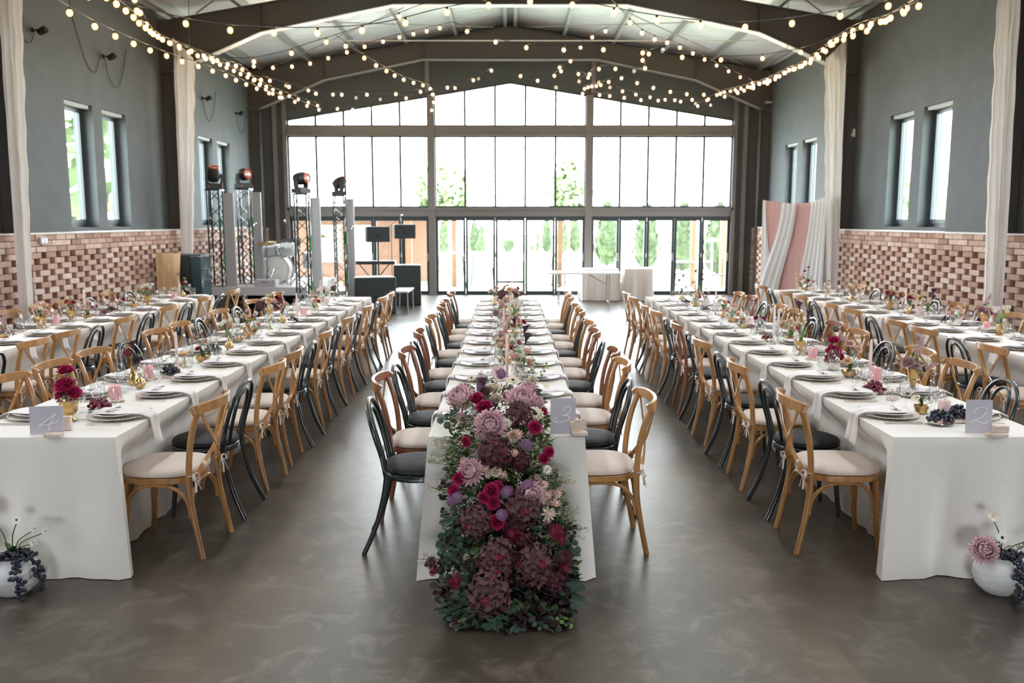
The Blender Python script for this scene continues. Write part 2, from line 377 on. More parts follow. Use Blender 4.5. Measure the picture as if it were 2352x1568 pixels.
for s in (-1, 1):
    for i in range(6):
        x = s * (.12 + i * 1.18)
        p = MB(); zt = roofz(x) - .004; p.box((x, (Y0 + YE) / 2, zt - .07), (.05, YE - Y0, .14)); p.box((x, (Y0 + YE) / 2, zt - .145), (.08, YE - Y0, .012))
        p.build('purlin', 'purlin', ceil, smooth=False)['kind'] = 'structure'
for i, (a, b) in enumerate([((-5.6, 11.2), (-.3, 16.2)), ((5.6, 11.2), (.3, 16.2)), ((-5.6, 16.2), (-1.2, 11.2)), ((5.6, 16.2), (1.2, 11.2)), ((-5.6, 21.5), (-.3, 16.6)), ((5.6, 21.5), (.3, 16.6)), ((-.4, 21.5), (-5.6, 16.6)), ((.4, 21.5), (5.6, 16.6))]):
    MB().tube([(a[0], a[1], roofz(a[0]) - .16), (b[0], b[1], roofz(b[0]) - .16)], .012, 6).build('bracing_rod', 'purlin', ceil)['kind'] = 'structure'
MB().tube([(-5.3, 19.4, roofz(5.3) - .03), (-5.2, 19.4, 5.70), (5.2, 19.4, 5.70), (5.3, 19.4, roofz(5.3) - .03)], .012, 6).build('tie_rod', 'white', ceil)['kind'] = 'structure'
tn = 0
for y in FR:
    tn += 1; pf = MB(); fl = MB(); last = y > 21
    lower = [(-6.12, 4.55), (-4.5, 5.24), (-2.1, 5.72), (2.1, 5.72), (4.5, 5.24), (6.12, 4.55)]
    up = [(-6.12, roofz(6.12) - .155), (0, RIDGE - .155), (6.12, roofz(6.12) - .155)]
    for i in range(5):                                               # web, slice by slice
        a, b = lower[i], lower[i + 1]; xs = [a[0], b[0]] if i != 2 else [a[0], 0, b[0]]
        tp = [(x, roofz(x) - .155) for x in xs]; pf.prism([a, b] + tp[::-1], 'y', y - .008, y + .008)
    for i in range(5):
        a, b = Vector((lower[i][0], y, lower[i][1])), Vector((lower[i + 1][0], y, lower[i + 1][1])); fl.bar([a, b], .2, .016)
    for i in range(2): pf.bar([(up[i][0], y, up[i][1]), (up[i + 1][0], y, up[i + 1][1])], .2, .016)
    for x in (-4.5, -2.1, 2.1, 4.5): pf.bx(x - .006, x + .006, y - .09, y + .09, dict(lower)[x], roofz(x) - .17)
    for s in (-1, 1):
        pf.bx(s * 6.09, s * 6.11, y - .1, y + .1, 0, 4.56); pf.bx(s * 6.33, s * 6.345, y - .1, y + .1, 0, roofz(6.3) - .1); pf.bx(s * 6.11, s * 6.33, y - .008, y + .008, 0, roofz(6.3) - .1)
        pf.bx(s * 6.0, s * 6.33, y - .11, y + .11, 4.52, 4.55)
    o = struct(pf.build(f'trim_{tn}', 'steel', smooth=False), 'dark steel portal frame with haunched rafters')
    q = fl.build('rafter_flange', 'lit_flange', o, smooth=False); q['kind'] = 'structure'
w = MB()                                                             # wall behind the camera; its open doorway is added for frontal light
w.bx(-6.65, -1.6, Y0 - .3, Y0, 0, 5.5).bx(1.6, 6.65, Y0 - .3, Y0, 0, 5.5).bx(-1.6, 1.6, Y0 - .3, Y0, 2.2, 5.5).prism([(-6.65, 5.5), (6.65, 5.5), (0, RIDGE)], 'y', Y0 - .3, Y0)
struct(w.build('wall_front', 'wall', smooth=False), 'grey wall behind the camera with an added open doorway')
# ------------------------------------------------------------------ glazed end wall
GX, PX = 5.6, 1.97
def arch(x): return 5.27 - .162 * abs(x)
w = MB()
for s in (-1, 1):
    w.prism([(s * GX, 0), (s * 6.65, 0), (s * 6.65, roofz(6.65)), (s * GX, roofz(GX))], 'y', YE, YE + .3)
    w.prism([(0, arch(0)), (s * GX, arch(GX)), (s * GX, roofz(GX)), (0, RIDGE)], 'y', YE, YE + .3)
wb = struct(w.build('wall_back', 'wall', smooth=False), 'grey gable wall around the arched glazing')
for s in (-1, 1):
    for x in (s * 2.05, s * GX, s * 5.85): MB().bx(x - .05, x + .05, YE - .09, YE - .002, 0 if abs(x) > 5 else 5.0, roofz(x) - .3).build('wall_post', 'post', wb, smooth=False)['kind'] = 'structure'
bands = [(.0, .0), (1.96, 2.2), (3.97, 4.2)]
tn += 1; o = MB()
o.bx(-GX, GX, YE - .05, YE + .2, 1.98, 2.20).bx(-GX, GX, YE - .05, YE + .2, 3.97, 4.20)
o.bx(-GX, GX, YE - .09, YE - .05, 2.14, 2.2).bx(-GX, GX, YE - .09, YE - .05, 3.97, 4.0)
struct(o.build(f'trim_{tn}', 'post', smooth=False), 'grey horizontal beams crossing the glazed end wall')
tn += 1; o = MB()
for s in (-1, 1): o.bx(s * (PX - .085), s * (PX + .085), YE - .08, YE + .2, 0, arch(PX)); o.bx(s * (GX - .05), s * GX, YE - .06, YE + .2, 0, arch(GX))
struct(o.build(f'trim_{tn}', 'post', smooth=False), 'grey vertical posts dividing the glazed end wall')
MOD = [(-GX + .05, -PX - .085), (-PX + .085, PX - .085), (PX + .085, GX - .05)]; MN = ['left', 'middle', 'right']
for mi_, (a, b) in enumerate(MOD):
    xs = [a + (b - a) * k / 5 for k in range(6)]
    wno += 1; f = MB(); f.bx(a, b, YE + .02, YE + .1, 2.2, 2.24).bx(a, b, YE + .02, YE + .1, 3.93, 3.97)
    for x in xs: f.bx(max(a, x - .028), min(b, x + .028), YE + .02, YE + .1, 2.24, 3.93)
    fo = struct(f.build(f'window_{wno}', 'frame', smooth=False), f'{MN[mi_]} row of tall fixed panes above the doors')
    for k in range(5): MB().bx(xs[k] + .028, xs[k + 1] - .028, YE + .05, YE + .06, 2.24, 3.93).build('pane', 'pane', fo, smooth=False)
    wno += 1; f = MB(); f.bx(a, b, YE + .02, YE + .1, 4.2, 4.235)
    for x in xs: f.prism([(max(a, x - .028), 4.235), (min(b, x + .028), 4.235), (min(b, x + .028), arch(min(b, x + .028)) - .03), (max(a, x - .028), arch(max(a, x - .028)) - .03)], 'y', YE + .02, YE + .1)
    seg = [a, 0, b] if mi_ == 1 else [a, b]
    for i in range(len(seg) - 1): f.prism([(seg[i], arch(seg[i]) - .04), (seg[i + 1], arch(seg[i + 1]) - .04), (seg[i + 1], arch(seg[i + 1]) - .001), (seg[i], arch(seg[i]) - .001)], 'y', YE + .02, YE + .1)
    fo = struct(f.build(f'window_{wno}', 'frame', smooth=False), f'{MN[mi_]} part of the sloping gable window')
    for k in range(5):
        x0, x1 = xs[k] + .028, xs[k + 1] - .028; P = [(x0, 4.235), (x1, 4.235), (x1, arch(x1) - .03)] + ([(0, arch(0) - .03)] if x0 < 0 < x1 else []) + [(x0, arch(x0) - .03)]
        MB().prism(P, 'y', YE + .05, YE + .06).build('pane', 'pane', fo, smooth=False)
    f = MB(); f.bx(a, b, YE, YE + .12, 1.93, 1.98).bx(a, b, YE, YE + .12, 0, .03)
    do = struct(f.build(f'door_{mi_ + 1}', 'frame', smooth=False), f'{MN[mi_]} set of folding glass doors')
    for k in range(5):
        x0, x1 = xs[k] + .004, xs[k + 1] - .004; lf = MB(); t = .058
        lf.bx(x0, x0 + t, YE + .01, YE + .08, .03, 1.93).bx(x1 - t, x1, YE + .01, YE + .08, .03, 1.93).bx(x0 + t, x1 - t, YE + .01, YE + .08, .03, .03 + .07).bx(x0 + t, x1 - t, YE + .01, YE + .08, 1.87, 1.93)
        if mi_ == 1 and k == 2: lf.bx(x0 + t, x1 - t, YE + .01, YE + .08, .30, .35)
        l = lf.build('door_leaf', 'frame', do, smooth=False)
        MB().bx(x0 + t, x1 - t, YE + .04, YE + .05, .1, 1.87).build('pane', 'pane', l, smooth=False)
        if k % 2 == 0: MB().bx(x1 - .045, x1 - .015, YE - .02, YE + .01, .86, 1.06).build('door_handle', 'grey', l, smooth=False)
        else:
            for z in (.05, .95, 1.85): MB().bx(x1 - .012, x1 + .012, YE - .012, YE + .01, z, z + .1).build('hinge', 'white', l, smooth=False)
# ------------------------------------------------------------------ garden beyond the doors
struct(MB().bx(-60, 60, YE + 3.2, 120, -.25, -.06).build('ground_lawn', 'lawn', smooth=False), 'sunlit lawn beyond the doors')
struct(MB().bx(-30, 30, YE + .3, YE + 3.2, -.25, -.03).build('ground_patio', 'patio', smooth=False), 'pale patio outside the doors')
struct(MB().bx(-60, -6.65, -30, YE + .3, -.25, -.06).bx(6.65, 60, -30, YE + .3, -.25, -.06).build('ground_side', 'lawn', smooth=False), 'grass beside the hall')
struct(MB().bx(-60, 60, -40, Y0 - .3, -.25, -.02).build('ground_front', 'patio', smooth=False), 'paving in front of the hall')
def thuja(x, y, h, r, label, grp):
    rr = random.Random(int(x * 100 + y)); mb = MB()
    for k in range(int(260 * h / 2)):
        t = rr.random() ** .8; a = rr.uniform(0, 2 * PI); rad = r * min(1, .6 + t * 4) * (1 - t ** 2.2) ** .7 * rr.uniform(.8, 1.05)
        c = Vector((rad * math.cos(a), rad * math.sin(a), .1 + t * h * .98)); d = Vector((math.cos(a) * .3, math.sin(a) * .3, 1)); u = Vector((-math.sin(a), math.cos(a), 0)); q = rr.uniform(.1, .2) * (h / 3 + .4)
        mb.add([c - u * q * .5, c + u * q * .5, c + d * q * 1.2 + u * q * .15, c + d * q * 1.2 - u * q * .2], [(0, 1, 2, 3)])
    core = [(r * .5, .05), (r * .82, .2 * h), (r * .8, .5 * h), (r * .5, .8 * h), (0, .97 * h)]; mb.lathe(core, 10)
    t = thing('thuja_tree', label, 'tree', (x, y, -.06), 0, grp); mb.build('foliage', 'thuja', t, smooth=False, fix=False)
    MB().lathe([(.06, 0), (.05, .3)], 8).build('trunk', 'bark', t)
hs = [(5.6, 36, 2.45), (6.75, 34.2, 2.4), (7.6, 32, 2.35), (8.2, 29.8, 2.3), (9.3, 28.2, 2.3), (10.5, 27.2, 2.3), (4.2, 38, 2.5)]
for i, (x, y, h) in enumerate(hs):
    n_ = ['by the white pillar', 'just right of the white pillar', 'in the middle of the right hand row', 'behind the garden lamp', 'at the right edge of the doors', 'furthest right of the row', 'left end of the right row']
    thuja(x, y, h, .55, 'broad green thuja outside the right doors, ' + n_[i], 'thuja hedge on the right of the garden')
for i, (px, h) in enumerate([(1018, 2.6), (1087, 2.6), (1105, 2.2), (1168, 2.7), (1228, 2.2), (1258, 2.9), (1292, 3.3), (1325, 2.9)]):
    x = aty(px, 560, 52)[0]
    nm = ['first', 'second', 'third', 'fourth', 'fifth', 'sixth', 'seventh', 'eighth'][i]
    thuja(x, 52 + (i % 2) * 1.3, min(h, 2.8) * .66, .33, f'slim thuja far across the lawn, {nm} from the left behind the middle doors', 'distant thujas across the lawn')
def tree(px, py, y, w, h, label):
    c = aty(px, py, y); rr = random.Random(px); t = thing('tree', label, 'tree', (c[0], y, -.06)); mb = MB()
    for k in range(700):
        d = Vector((rr.gauss(0, 1), rr.gauss(0, 1), rr.gauss(0, 1))).normalized() * rr.uniform(.55, 1); p = Vector((d.x * w, d.y * w, d.z * h + c[2]))
        u = Vector((rr.gauss(0, 1), rr.gauss(0, 1), rr.gauss(0, 1))).normalized() * .3; v = u.orthogonal().normalized() * .25
        mb.add([p - u, p - v, p + u, p + v], [(0, 1, 2, 3)])
    mb.build('crown', 'tree', t, smooth=False, fix=False)
    MB().tube([(0, 0, 0), (.1, 0, c[2] * .5), (0, 0, c[2])], [.25, .2, .1], 8).build('trunk', 'bark', t)
tree(1020, 435, 60, 1.9, 2.0, 'pale tree far off seen left of the middle upper panes')
tree(1312, 430, 60, 1.5, 2.1, 'pale tree far off seen right of the middle upper panes')
tree(210, 440, 22, 3.2, 3.4, 'leafy tree outside the left side windows')
tree(2130, 600, 22, 3.0, 2.4, 'low leafy tree outside the right side windows')
for i, (px, lab) in enumerate([(1043, 'orange timber pergola post outside the left middle door leaf'), (1286, 'orange timber pergola post outside the right middle door leaf'), (1592, 'orange timber pergola post outside the fourth right door leaf'), (1660, 'orange timber pergola post at the far right door leaf')]):
    x = aty(px, 560, 25.2)[0]; tag(MB().bx(-.07, .07, -.07, .07, 0, 2.25).build('pergola_post', 'timber', loc=(x, 25.2, -.06), smooth=False), lab, 'post', 'pergola posts on the patio')
x = aty(1440, 560, 26.5)[0]; tag(MB().lathe([(.22, 0), (.22, .1), (.16, .14), (.15, 2.1), (.2, 2.16), (.2, 2.26)], 20).build('garden_pillar', 'white', loc=(x, 26.5, -.06)), 'white round pillar standing outside the right hand doors', 'pillar')
t = thing('garden_lamp', 'small mushroom lamp on a post outside the rightmost doors', 'lamp', (aty(1636, 560, 26)[0], 26, -.06))
MB().lathe([(.03, 0), (.025, 1.3)], 8).build('lamp_post', 'white', t); MB().lathe([(.02, 1.3), (.14, 1.33), (.11, 1.4), (0, 1.44)], 14).build('lamp_shade', 'white', t)
# pavilion seen through the left doors
t = thing('garden_pavilion', 'peach coloured pavilion with awning outside the left doors', 'pavilion', (-5.2, 27, -.06))
MB().bx(-3.2, 2.9, 1.2, 1.5, 0, 2.16).build('back_wall', 'render', t, smooth=False); MB().bx(-3.4, 3.1, -1.2, 1.6, 2.16, 2.28).build('awning', 'awning', t, smooth=False)
for x in (-1.9, .3, 2.2): MB().bx(x - .08, x + .08, -1.1, -.94, 0, 2.16).build('post', 'timber', t, smooth=False)
MB().bx(-1.2, .8, 1.15, 1.19, .6, 1.8).build('window_panel', 'white', t, smooth=False)
# bar tables and chairs on the patio
def patio_table(px, y, w, h, lab):
    x = aty(px, 600, y)[0]; w *= .8; t = thing('patio_table', lab, 'table', (x, y, -.03)); MB().bx(-w / 2, w / 2, -.3, .3, h - .03, h).build('tabletop', 'white', t, smooth=False)
    for sx in (-1, 1):
        for sy in (-1, 1): MB().tube([(sx * (w / 2 - .12), sy * .22, h - .03), (sx * (w / 2 - .02), sy * .27, 0)], .014, 6).build('leg', 'frame', t)
patio_table(1035, 24.6, 1.1, 1.02, 'high white bar table on thin legs outside the middle doors')
patio_table(1108, 25.0, .9, 1.02, 'second high bar table outside, right of the first')
patio_table(1590, 25.4, 1.2, .74, 'low patio table outside the right hand doors')
def patio_chair(px, y, h, lab, rz=0):
    x = aty(px, 640, y)[0]; t = thing('patio_chair', lab, 'chair', (x, y, -.03), rz, 'thin black chairs on the patio')
    MB().box((0, 0, h * .5), (.38, .38, .03)).build('seat', 'blackplastic', t, smooth=False)
    MB().tube([(-.18, .18, h * .5), (-.18, .24, h), (.18, .24, h), (.18, .18, h * .5)], .014, 6).tube([(-.18, .225, h * .82), (.18, .225, h * .82)], .01, 6).tube([(-.06, .215, h * .6), (-.06, .24, h)], .008, 6).tube([(.06, .215, h * .6), (.06, .24, h)], .008, 6).build('backrest', 'blackplastic', t, smooth=False)
    for sx in (-1, 1):
        for sy in (-1, 1): MB().tube([(sx * .17, sy * .17, h * .5 - .016), (sx * .19, sy * .2, 0)], .013, 6).build('leg', 'blackplastic', t)
for a in [(1244, 24.8, .88, 'black patio chair outside, left of the folding table', -.9), (1283, 25.2, .88, 'black patio chair outside, behind the folding table'), (1318, 24.8, .88, 'black patio chair outside beside the middle post', .9), (1020, 25.3, .95, 'thin black patio chair under the high bar table'),
          (1560, 24.9, .8, 'black patio chair outside left of the low patio table'), (1648, 24.4, .8, 'black patio chair outside right of the low patio table')]: patio_chair(*a)
# ------------------------------------------------------------------ tables, cloths
TH = .76
TAB = {5: (-5.24, -4.41, 4.45, 12.95), 4: (-2.90, -2.06, 4.43, 12.85), 3: (-.43, .39, 4.44, 12.85), 2: (2.0, 2.83, 4.43, 12.85), 1: (4.27, 5.10, 4.45, 14.1)}
TN = {5: 'far left table', 4: 'inner left table', 3: 'centre table', 2: 'inner right table', 1: 'far right table'}
def sstep(t): t = max(0, min(1, t)); return t * t * (3 - 2 * t)
def tablecloth(n):
    x0, x1, y0, y1 = TAB[n]; rr = random.Random(n); st = .045; P = []
    def seg(a, b, nx, ny, kind):
        L = math.hypot(b[0] - a[0], b[1] - a[1]); k = max(2, int(L / st))
        for i in range(k): t = i / k; P.append((a[0] + (b[0] - a[0]) * t, a[1] + (b[1] - a[1]) * t, nx, ny, kind, t * L, L))
    seg((x0, y0), (x1, y0), 0, -1, 'e'); seg((x1, y0), (x1, y1), 1, 0, 's'); seg((x1, y1), (x0, y1), 0, 1, 'e'); seg((x0, y1), (x0, y0), -1, 0, 's')
    zs = [0, .004, .012, .05, .1, .16, .21, .27, .34, .42, .52, .62, .70, .7575]; N = len(P); vs = []
    ph = [rr.uniform(0, 6) for _ in range(8)]
    for j, dz in enumerate(zs):
        t = dz / TH
        for i, (x, y, nx, ny, kd, s, L) in enumerate(P):
            ec = min(s, L - s); corner = 1 - sstep(ec / .16)
            if kd == 'e':
                o = .03 * t + .030 * sstep(t * 1.4) * math.sin(s * 15 + ph[0] + .8 * t) * (.6 + .4 * math.sin(s * 6 + ph[1])) + .010 * t * math.sin(s * 34 + ph[2] + t)
            else:
                inn = sstep(ec / .2) * sstep((dz - .02) / .21); fold = math.sin(s * 31 + ph[3] + 2 * math.sin(s * 2.3)) * .012 + math.sin(s * 13 + ph[4]) * .008
                gap = .5 + .5 * math.cos(2 * PI * (s - .46) / .60) if x < 99 else 0
                o = -.178 * inn + fold * sstep((dz - .04) / .3) * (1 - .3 * inn) + .006 * math.sin(s * 60) * sstep(dz / .1)
                o = min(o, 0.012) if inn > .2 else o
            o += .004 * sstep(dz / .02)
            if corner > 0:                                            # corners hang free and flare
                cx, cy = (1 if x > (x0 + x1) / 2 else -1), (1 if y > (y0 + y1) / 2 else -1)
                k = corner * t * (.10 if n != 3 else .13)
                if kd == 'e': X = x + cx * k * .5; Y = y + ny * (o + k * .25)
                else: X = x + nx * (o * (1 - corner) + k * .5); Y = y + cy * k * .25
            else: X = x + nx * o; Y = y + ny * o
            vs.append((X, Y, TH - dz + (.002 * rr.random() if j == len(zs) - 1 else 0)))
    fs = []
    for j in range(len(zs) - 1):
        for i in range(N): fs.append((j * N + i, j * N + (i + 1) % N, (j + 1) * N + (i + 1) % N, (j + 1) * N + i))
    mb = MB(); mb.add(vs, fs); ne = len([p for p in P if p[4] == 'e']) // 2; ns = (N - 2 * ne) // 2
    # top: strips between the two long edges
    A = [ne + i for i in range(ns + 1)]; B = [(N - i) % N for i in range(ns + 1)]
    for i in range(ns): mb.f.append((B[i], A[i], A[i + 1], B[i + 1])); mb.mi.append(0)
    mb.f.append(tuple(range(0, ne + 1))[::-1]); mb.mi.append(0); mb.f.append(tuple(A[-1] + i for i in range(ne + 1))); mb.mi.append(0)
    for f0 in (4.43 + 2.12, 4.43 + 4.2, 4.43 + 6.3):                 # where one cloth laps over the next
        mb.box(((x0 + x1) / 2, f0, TH + .0012), (x1 - x0 + .006, .9, .0022))
    o = mb.build('tablecloth', 'linen', ang=70, fix=False)
    return tag(o, {5: 'ivory tablecloth on the far left table beside the brick wall', 4: 'ivory tablecloth to the floor on the inner left table', 3: 'ivory tablecloth under the flower garland on the centre table', 2: 'ivory tablecloth to the floor on the inner right table', 1: 'ivory tablecloth on the far right table beside the brick wall'}[n], 'tablecloth', 'ivory tablecloths')
for n in TAB:
    tablecloth(n)
# ------------------------------------------------------------------ chairs
def superr(rx, ry, n, p=2.6):
    out = []
    for j in range(n):
        a = 2 * PI * j / n; ca, sa = math.cos(a), math.sin(a); k = (abs(ca) ** p + abs(sa) ** p) ** (-1 / p); out.append((rx * k * ca, ry * k * sa))
    return out
def slab(mb, rx, ry, levels, n=28, p=2.6, cx=0):
    o = superr(rx, ry, n, p); vs = []; fs = []
    for k, z in levels: vs += [(cx + x * k, y * k, z) for x, y in o]
    for i in range(len(levels) - 1):
        for j in range(n): fs.append((i * n + j, i * n + (j + 1) % n, (i + 1) * n + (j + 1) % n, (i + 1) * n + j))
    fs.append(tuple(range(n - 1, -1, -1))); fs.append(tuple((len(levels) - 1) * n + j for j in range(n)))
    return mb.add(vs, fs)
def bow(parent, x, s):
    mb = MB(); c = Vector((x, s, .475)); sg = 1 if s > 0 else -1
    for a in (-1, 1):
        mb.tube(smooth_path([c, c + Vector((-.012, a * .02, .012)), c + Vector((-.02, a * .038, -.008)), c + Vector((-.016, a * .022, -.022)), c], 3), .0035, 5, sx=2)
        mb.tube(smooth_path([c, c + Vector((-.018, a * .012, -.03)), c + Vector((-.028, a * .03, -.085))], 3), .003, 5, sx=2.2)
    mb.ball(c, .008, 6, 4); mb.tube([c + Vector((.02 * math.cos(q) + .012, .02 * math.sin(q) - sg * .0, .002)) for q in [2 * PI * k / 10 for k in range(10)]], .003, 5, closed=True)
    return mb.build('ribbon_tie', 'ribbon', parent)
def cross_chair(wd):
    t = thing('cross_back_chair', 'x', 'chair'); wd_ = wd
    for s in (-1, 1):
        MB().tube(smooth_path([(-.272, .216 * s, 0), (-.246, .21 * s, .13), (-.216, .203 * s, .3), (-.208, .2 * s, .45), (-.218, .2 * s, .6), (-.243, .203 * s, .73), (-.280, .207 * s, .842)], 4), [.0155] * 6 + [.0175] * 19, 10, sx=1).build('rear_leg', wd_, t)
        MB().tube(smooth_path([(.165, .165 * s, .425), (.178, .172 * s, .28), (.182, .178 * s, .14), (.205, .185 * s, 0)], 4), [.0185] * 4 + [.017] * 5 + [.0145] * 4, 10).build('front_leg', wd_, t)
        b = MB(); b.bar(smooth_path([(-.296, .205 * s, .842), (-.296, .12 * s, .74), (-.292, .01 * s, .63), (-.262, -.11 * s, .53), (-.226, -.17 * s, .455)], 5), .0065, .024, up=(0, .5 * s, 1)); b.build('cross_brace', wd_, t)
        a = MB(); a.tube(smooth_path([(.165, .175 * s, .23), (.155, .178 * s, .32), (.09, .183 * s, .395), (-.01, .186 * s, .412), (-.12, .19 * s, .395), (-.19, .194 * s, .32), (-.208, .2 * s, .23)], 4), .0105, 8); a.build('seat_brace', wd_, t)
    for x, w, nm in ((.168, .16, 'seat_brace'), (-.206, .185, 'seat_brace')):
        MB().tube(smooth_path([(x, -w, .24), (x, -w + .01, .32), (x, -w * .5, .4), (x, 0, .415), (x, w * .5, .4), (x, w - .01, .32), (x, w, .24)], 4), .0105, 8).build(nm, wd_, t)
    pts = smooth_path([(-.256, -.226, .842), (-.286, -.218, .855), (-.320, -.13, .860), (-.334, 0, .861), (-.320, .13, .860), (-.286, .218, .855), (-.256, .226, .842)], 5); k = len(pts)
    tr = MB(); tr.bar(pts, [.02 + .012 * (abs(i - k / 2) / (k / 2)) ** 4 for i in range(k)], [.056 - .014 * (abs(i - k / 2) / (k / 2)) ** 6 for i in range(k)]); o = tr.build('top_rail', wd_, t)
    bv = o.modifiers.new('bevel', 'BEVEL'); bv.width = .006; bv.segments = 2; bv.limit_method = 'ANGLE'
    for s in (-1, 1): MB().ball((-.282, .226 * s, .83), .006, 6, 4).build('screw_cap', 'brass', o)
    slab(MB(), .218, .212, [(.93, .418), (1, .424), (1, .452), (.97, .458)], p=3).build('seat', wd_, t)
    c = slab(MB(), .222, .216, [(.90, .4595), (.985, .464), (1.0, .476), (.985, .49), (.94, .500), (.7, .507), (.3, .510)], p=2.9).build('cushion', 'cushion', t); c['label'] = 'beige tie on cushion'
    for s in (-1, 1): bow(c, -.232, .2 * s)
    return t
def bent_chair():
    t = thing('bentwood_chair', 'x', 'chair'); b = 'black'
    hoop = [(-.175, .168, .44), (-.195, .182, .56), (-.23, .187, .68), (-.260, .165, .775), (-.281, .095, .838), (-.288, 0, .855)]
    full = hoop + [(x, -y, z) for x, y, z in hoop[-2::-1]]
    MB().tube(smooth_path(full, 4), .0135, 10).build('backrest_hoop', b, t)
    inn = [(-.18, .07, .45), (-.205, .088, .57), (-.236, .098, .68), (-.260, .08, .765), (-.273, .04, .80), (-.277, 0, .81)]
    MB().tube(smooth_path(inn + [(x, -y, z) for x, y, z in inn[-2::-1]], 4), .0115, 10).build('backrest_loop', b, t)
    for s in (-1, 1):
        MB().tube(smooth_path([(-.172, .168 * s, .455), (-.19, .172 * s, .33), (-.235, .182 * s, .16), (-.305, .2 * s, 0)], 4), .0145, 10).build('rear_leg', b, t)
        MB().tube(smooth_path([(.14, .13 * s, .42), (.155, .142 * s, .2), (.175, .155 * s, 0)], 4), [.017] * 4 + [.0155] * 3 + [.0125] * 2, 10).build('front_leg', b, t)
        MB().tube(smooth_path([(-.195, .19 * s, .57), (-.185, .196 * s, .5), (-.14, .198 * s, .455), (-.05, .212 * s, .437), (.02, .214 * s, .436)], 4), .008, 8).build('side_brace', b, t)
    slab(MB(), .208, .205, [(.95, .415), (1, .42), (1, .45), (.98, .455)], n=32, p=2.1).build('seat', b, t)
    slab(MB(), .205, .203, [(.93, .4565), (1.0, .464), (1.0, .478), (.97, .49), (.88, .497), (.5, .501)], n=32, p=2.1).build('cushion', 'blackcushion', t)['label'] = 'black fabric cushion'
    return t
PROTO['W'], PROTO['R'], PROTO['B'] = cross_chair('wood'), cross_chair('redwood'), bent_chair()
used = set()
CD = {'W': 'honey wood cross-back chair', 'R': 'reddish wood cross-back chair', 'B': 'black bentwood chair'}
ROWS = {(3, -1): 'BRBRBRBWBRRBRB', (3, 1): 'WBWRBRWBWWBWWB', (4, 1): 'WBWWBWBWBWBWWB', (4, -1): 'WWWWBWWBWBWBWR', (2, -1): 'WBWBWBRBWWBWWR',
        (2, 1): 'WBWWBWRBWWBRWB', (5, 1): 'WBWBWWBWBWBWBW', (5, -1): 'WBWWBWWBWWWBWB', (1, -1): 'WWBWBWWBWWBWWBWW', (1, 1): 'WWBWWWBWWWBWRBWW'}
def cy(n, i): return 4.92 + .60 * i + (.03 if n == 3 else 0)
SEAT = []
for (n, sd), row in ROWS.items():
    x0, x1, y0, y1 = TAB[n]; edge = x1 if sd > 0 else x0
    shift = .0
    for i, k in enumerate(row):
        y = cy(n, i) + R.uniform(-.025, .025)
        if n == 1: y += .25
        if y > y1 - .15: continue
        x = edge + sd * ((.108 if n == 3 else .085) + R.uniform(-.012, .02)); SEAT.append((n, sd, i, y, edge, len(row)))
        if not (seen(x, y, .5, 30) or seen(x + sd * .3, y, .87, 20)): continue
        p = PROTO[k]; o = p if k not in used else dup(p); used.add(k)
        o.location = (x, y, 0); o.rotation_euler = (0, 0, (PI if sd > 0 else 0) + math.radians(R.uniform(-3.5, 3.5)))
        m_ = len([1 for j in range(len(row)) if cy(n, j) < y1 - .15])
        where = f'{ORD[i]} from front' if i < 7 and n in (2, 3, 4) else f'{ORD[m_ - 1 - i]} from glazed end'
        side = 'left' if sd < 0 else 'right'
        o['label'] = f"{CD[k]}, {side} side of {TN[n]}, {where}"; o['group'] = f'chairs on the {side} side of the {TN[n]}'
# ------------------------------------------------------------------ place settings
def charger():
    t = thing('charger_plate', 'x', 'plate'); MB().lathe([(.09, 0), (.11, .002), (.15, .010), (.163, .0135), (.163, .0165), (.15, .0135), (.11, .006), (0, .005)], 32).build('plate_body', 'charger', t)
    b = MB()
    for k in range(44): a = 2 * PI * k / 44; b.ball((.161 * math.cos(a), .161 * math.sin(a), .016), .0034, 5, 4)
    b.build('beaded_rim', 'goldcut', t); return t
def plate(): return MB().lathe([(.07, 0), (.085, .002), (.115, .011), (.134, .0165), (.136, .0185), (.131, .019), (.11, .0145), (.08, .006), (0, .005)], 32).build('dinner_plate', 'china')
def napkin():
    """folded cloth lying on the plate (local +x = towards the diner) and falling over the table edge"""
    xs = [-.12, -.08, -.02, .05, .11, .16, .182, .192, .2, .206, .210, .213, .217, .222, .228]; zs = [.0235, .024, .0245, .0245, .026, .020, .009, .0045, .002, -.008, -.03, -.06, -.095, -.13, -.155]
    mb = MB(); vs = []; fs = []; n = 9
    for i, (x, z) in enumerate(zip(xs, zs)):
        w = .088 if i < 4 else (.075 if i == 4 else (.062 if i == 5 else .05 + .012 * (i - 6) / 8))
        for j in range(n):
            v = -1 + 2 * j / (n - 1); fold = .004 * math.sin(v * 5 + i * .5) * (i / 14) ** .5
            drop = (.020 * v if i > 9 else 0) * (i - 9) / 5
            vs.append((x + (fold * 1.8 if i > 8 else 0) + (abs(v) * .0), w * v + (.016 * (i - 8) / 6 if i > 8 else 0), z + (fold if i < 8 else 0) - abs(drop) * (v > 0)))
    for i in range(len(xs) - 1):
        for j in range(n - 1): fs.append((i * n + j, i * n + j + 1, (i + 1) * n + j + 1, (i + 1) * n + j))
    mb.add(vs, fs); o = mb.build('napkin', 'napkin', fix=False, ang=80); s = o.modifiers.new('thick', 'SOLIDIFY'); s.thickness = .0035; s.offset = 1; return o
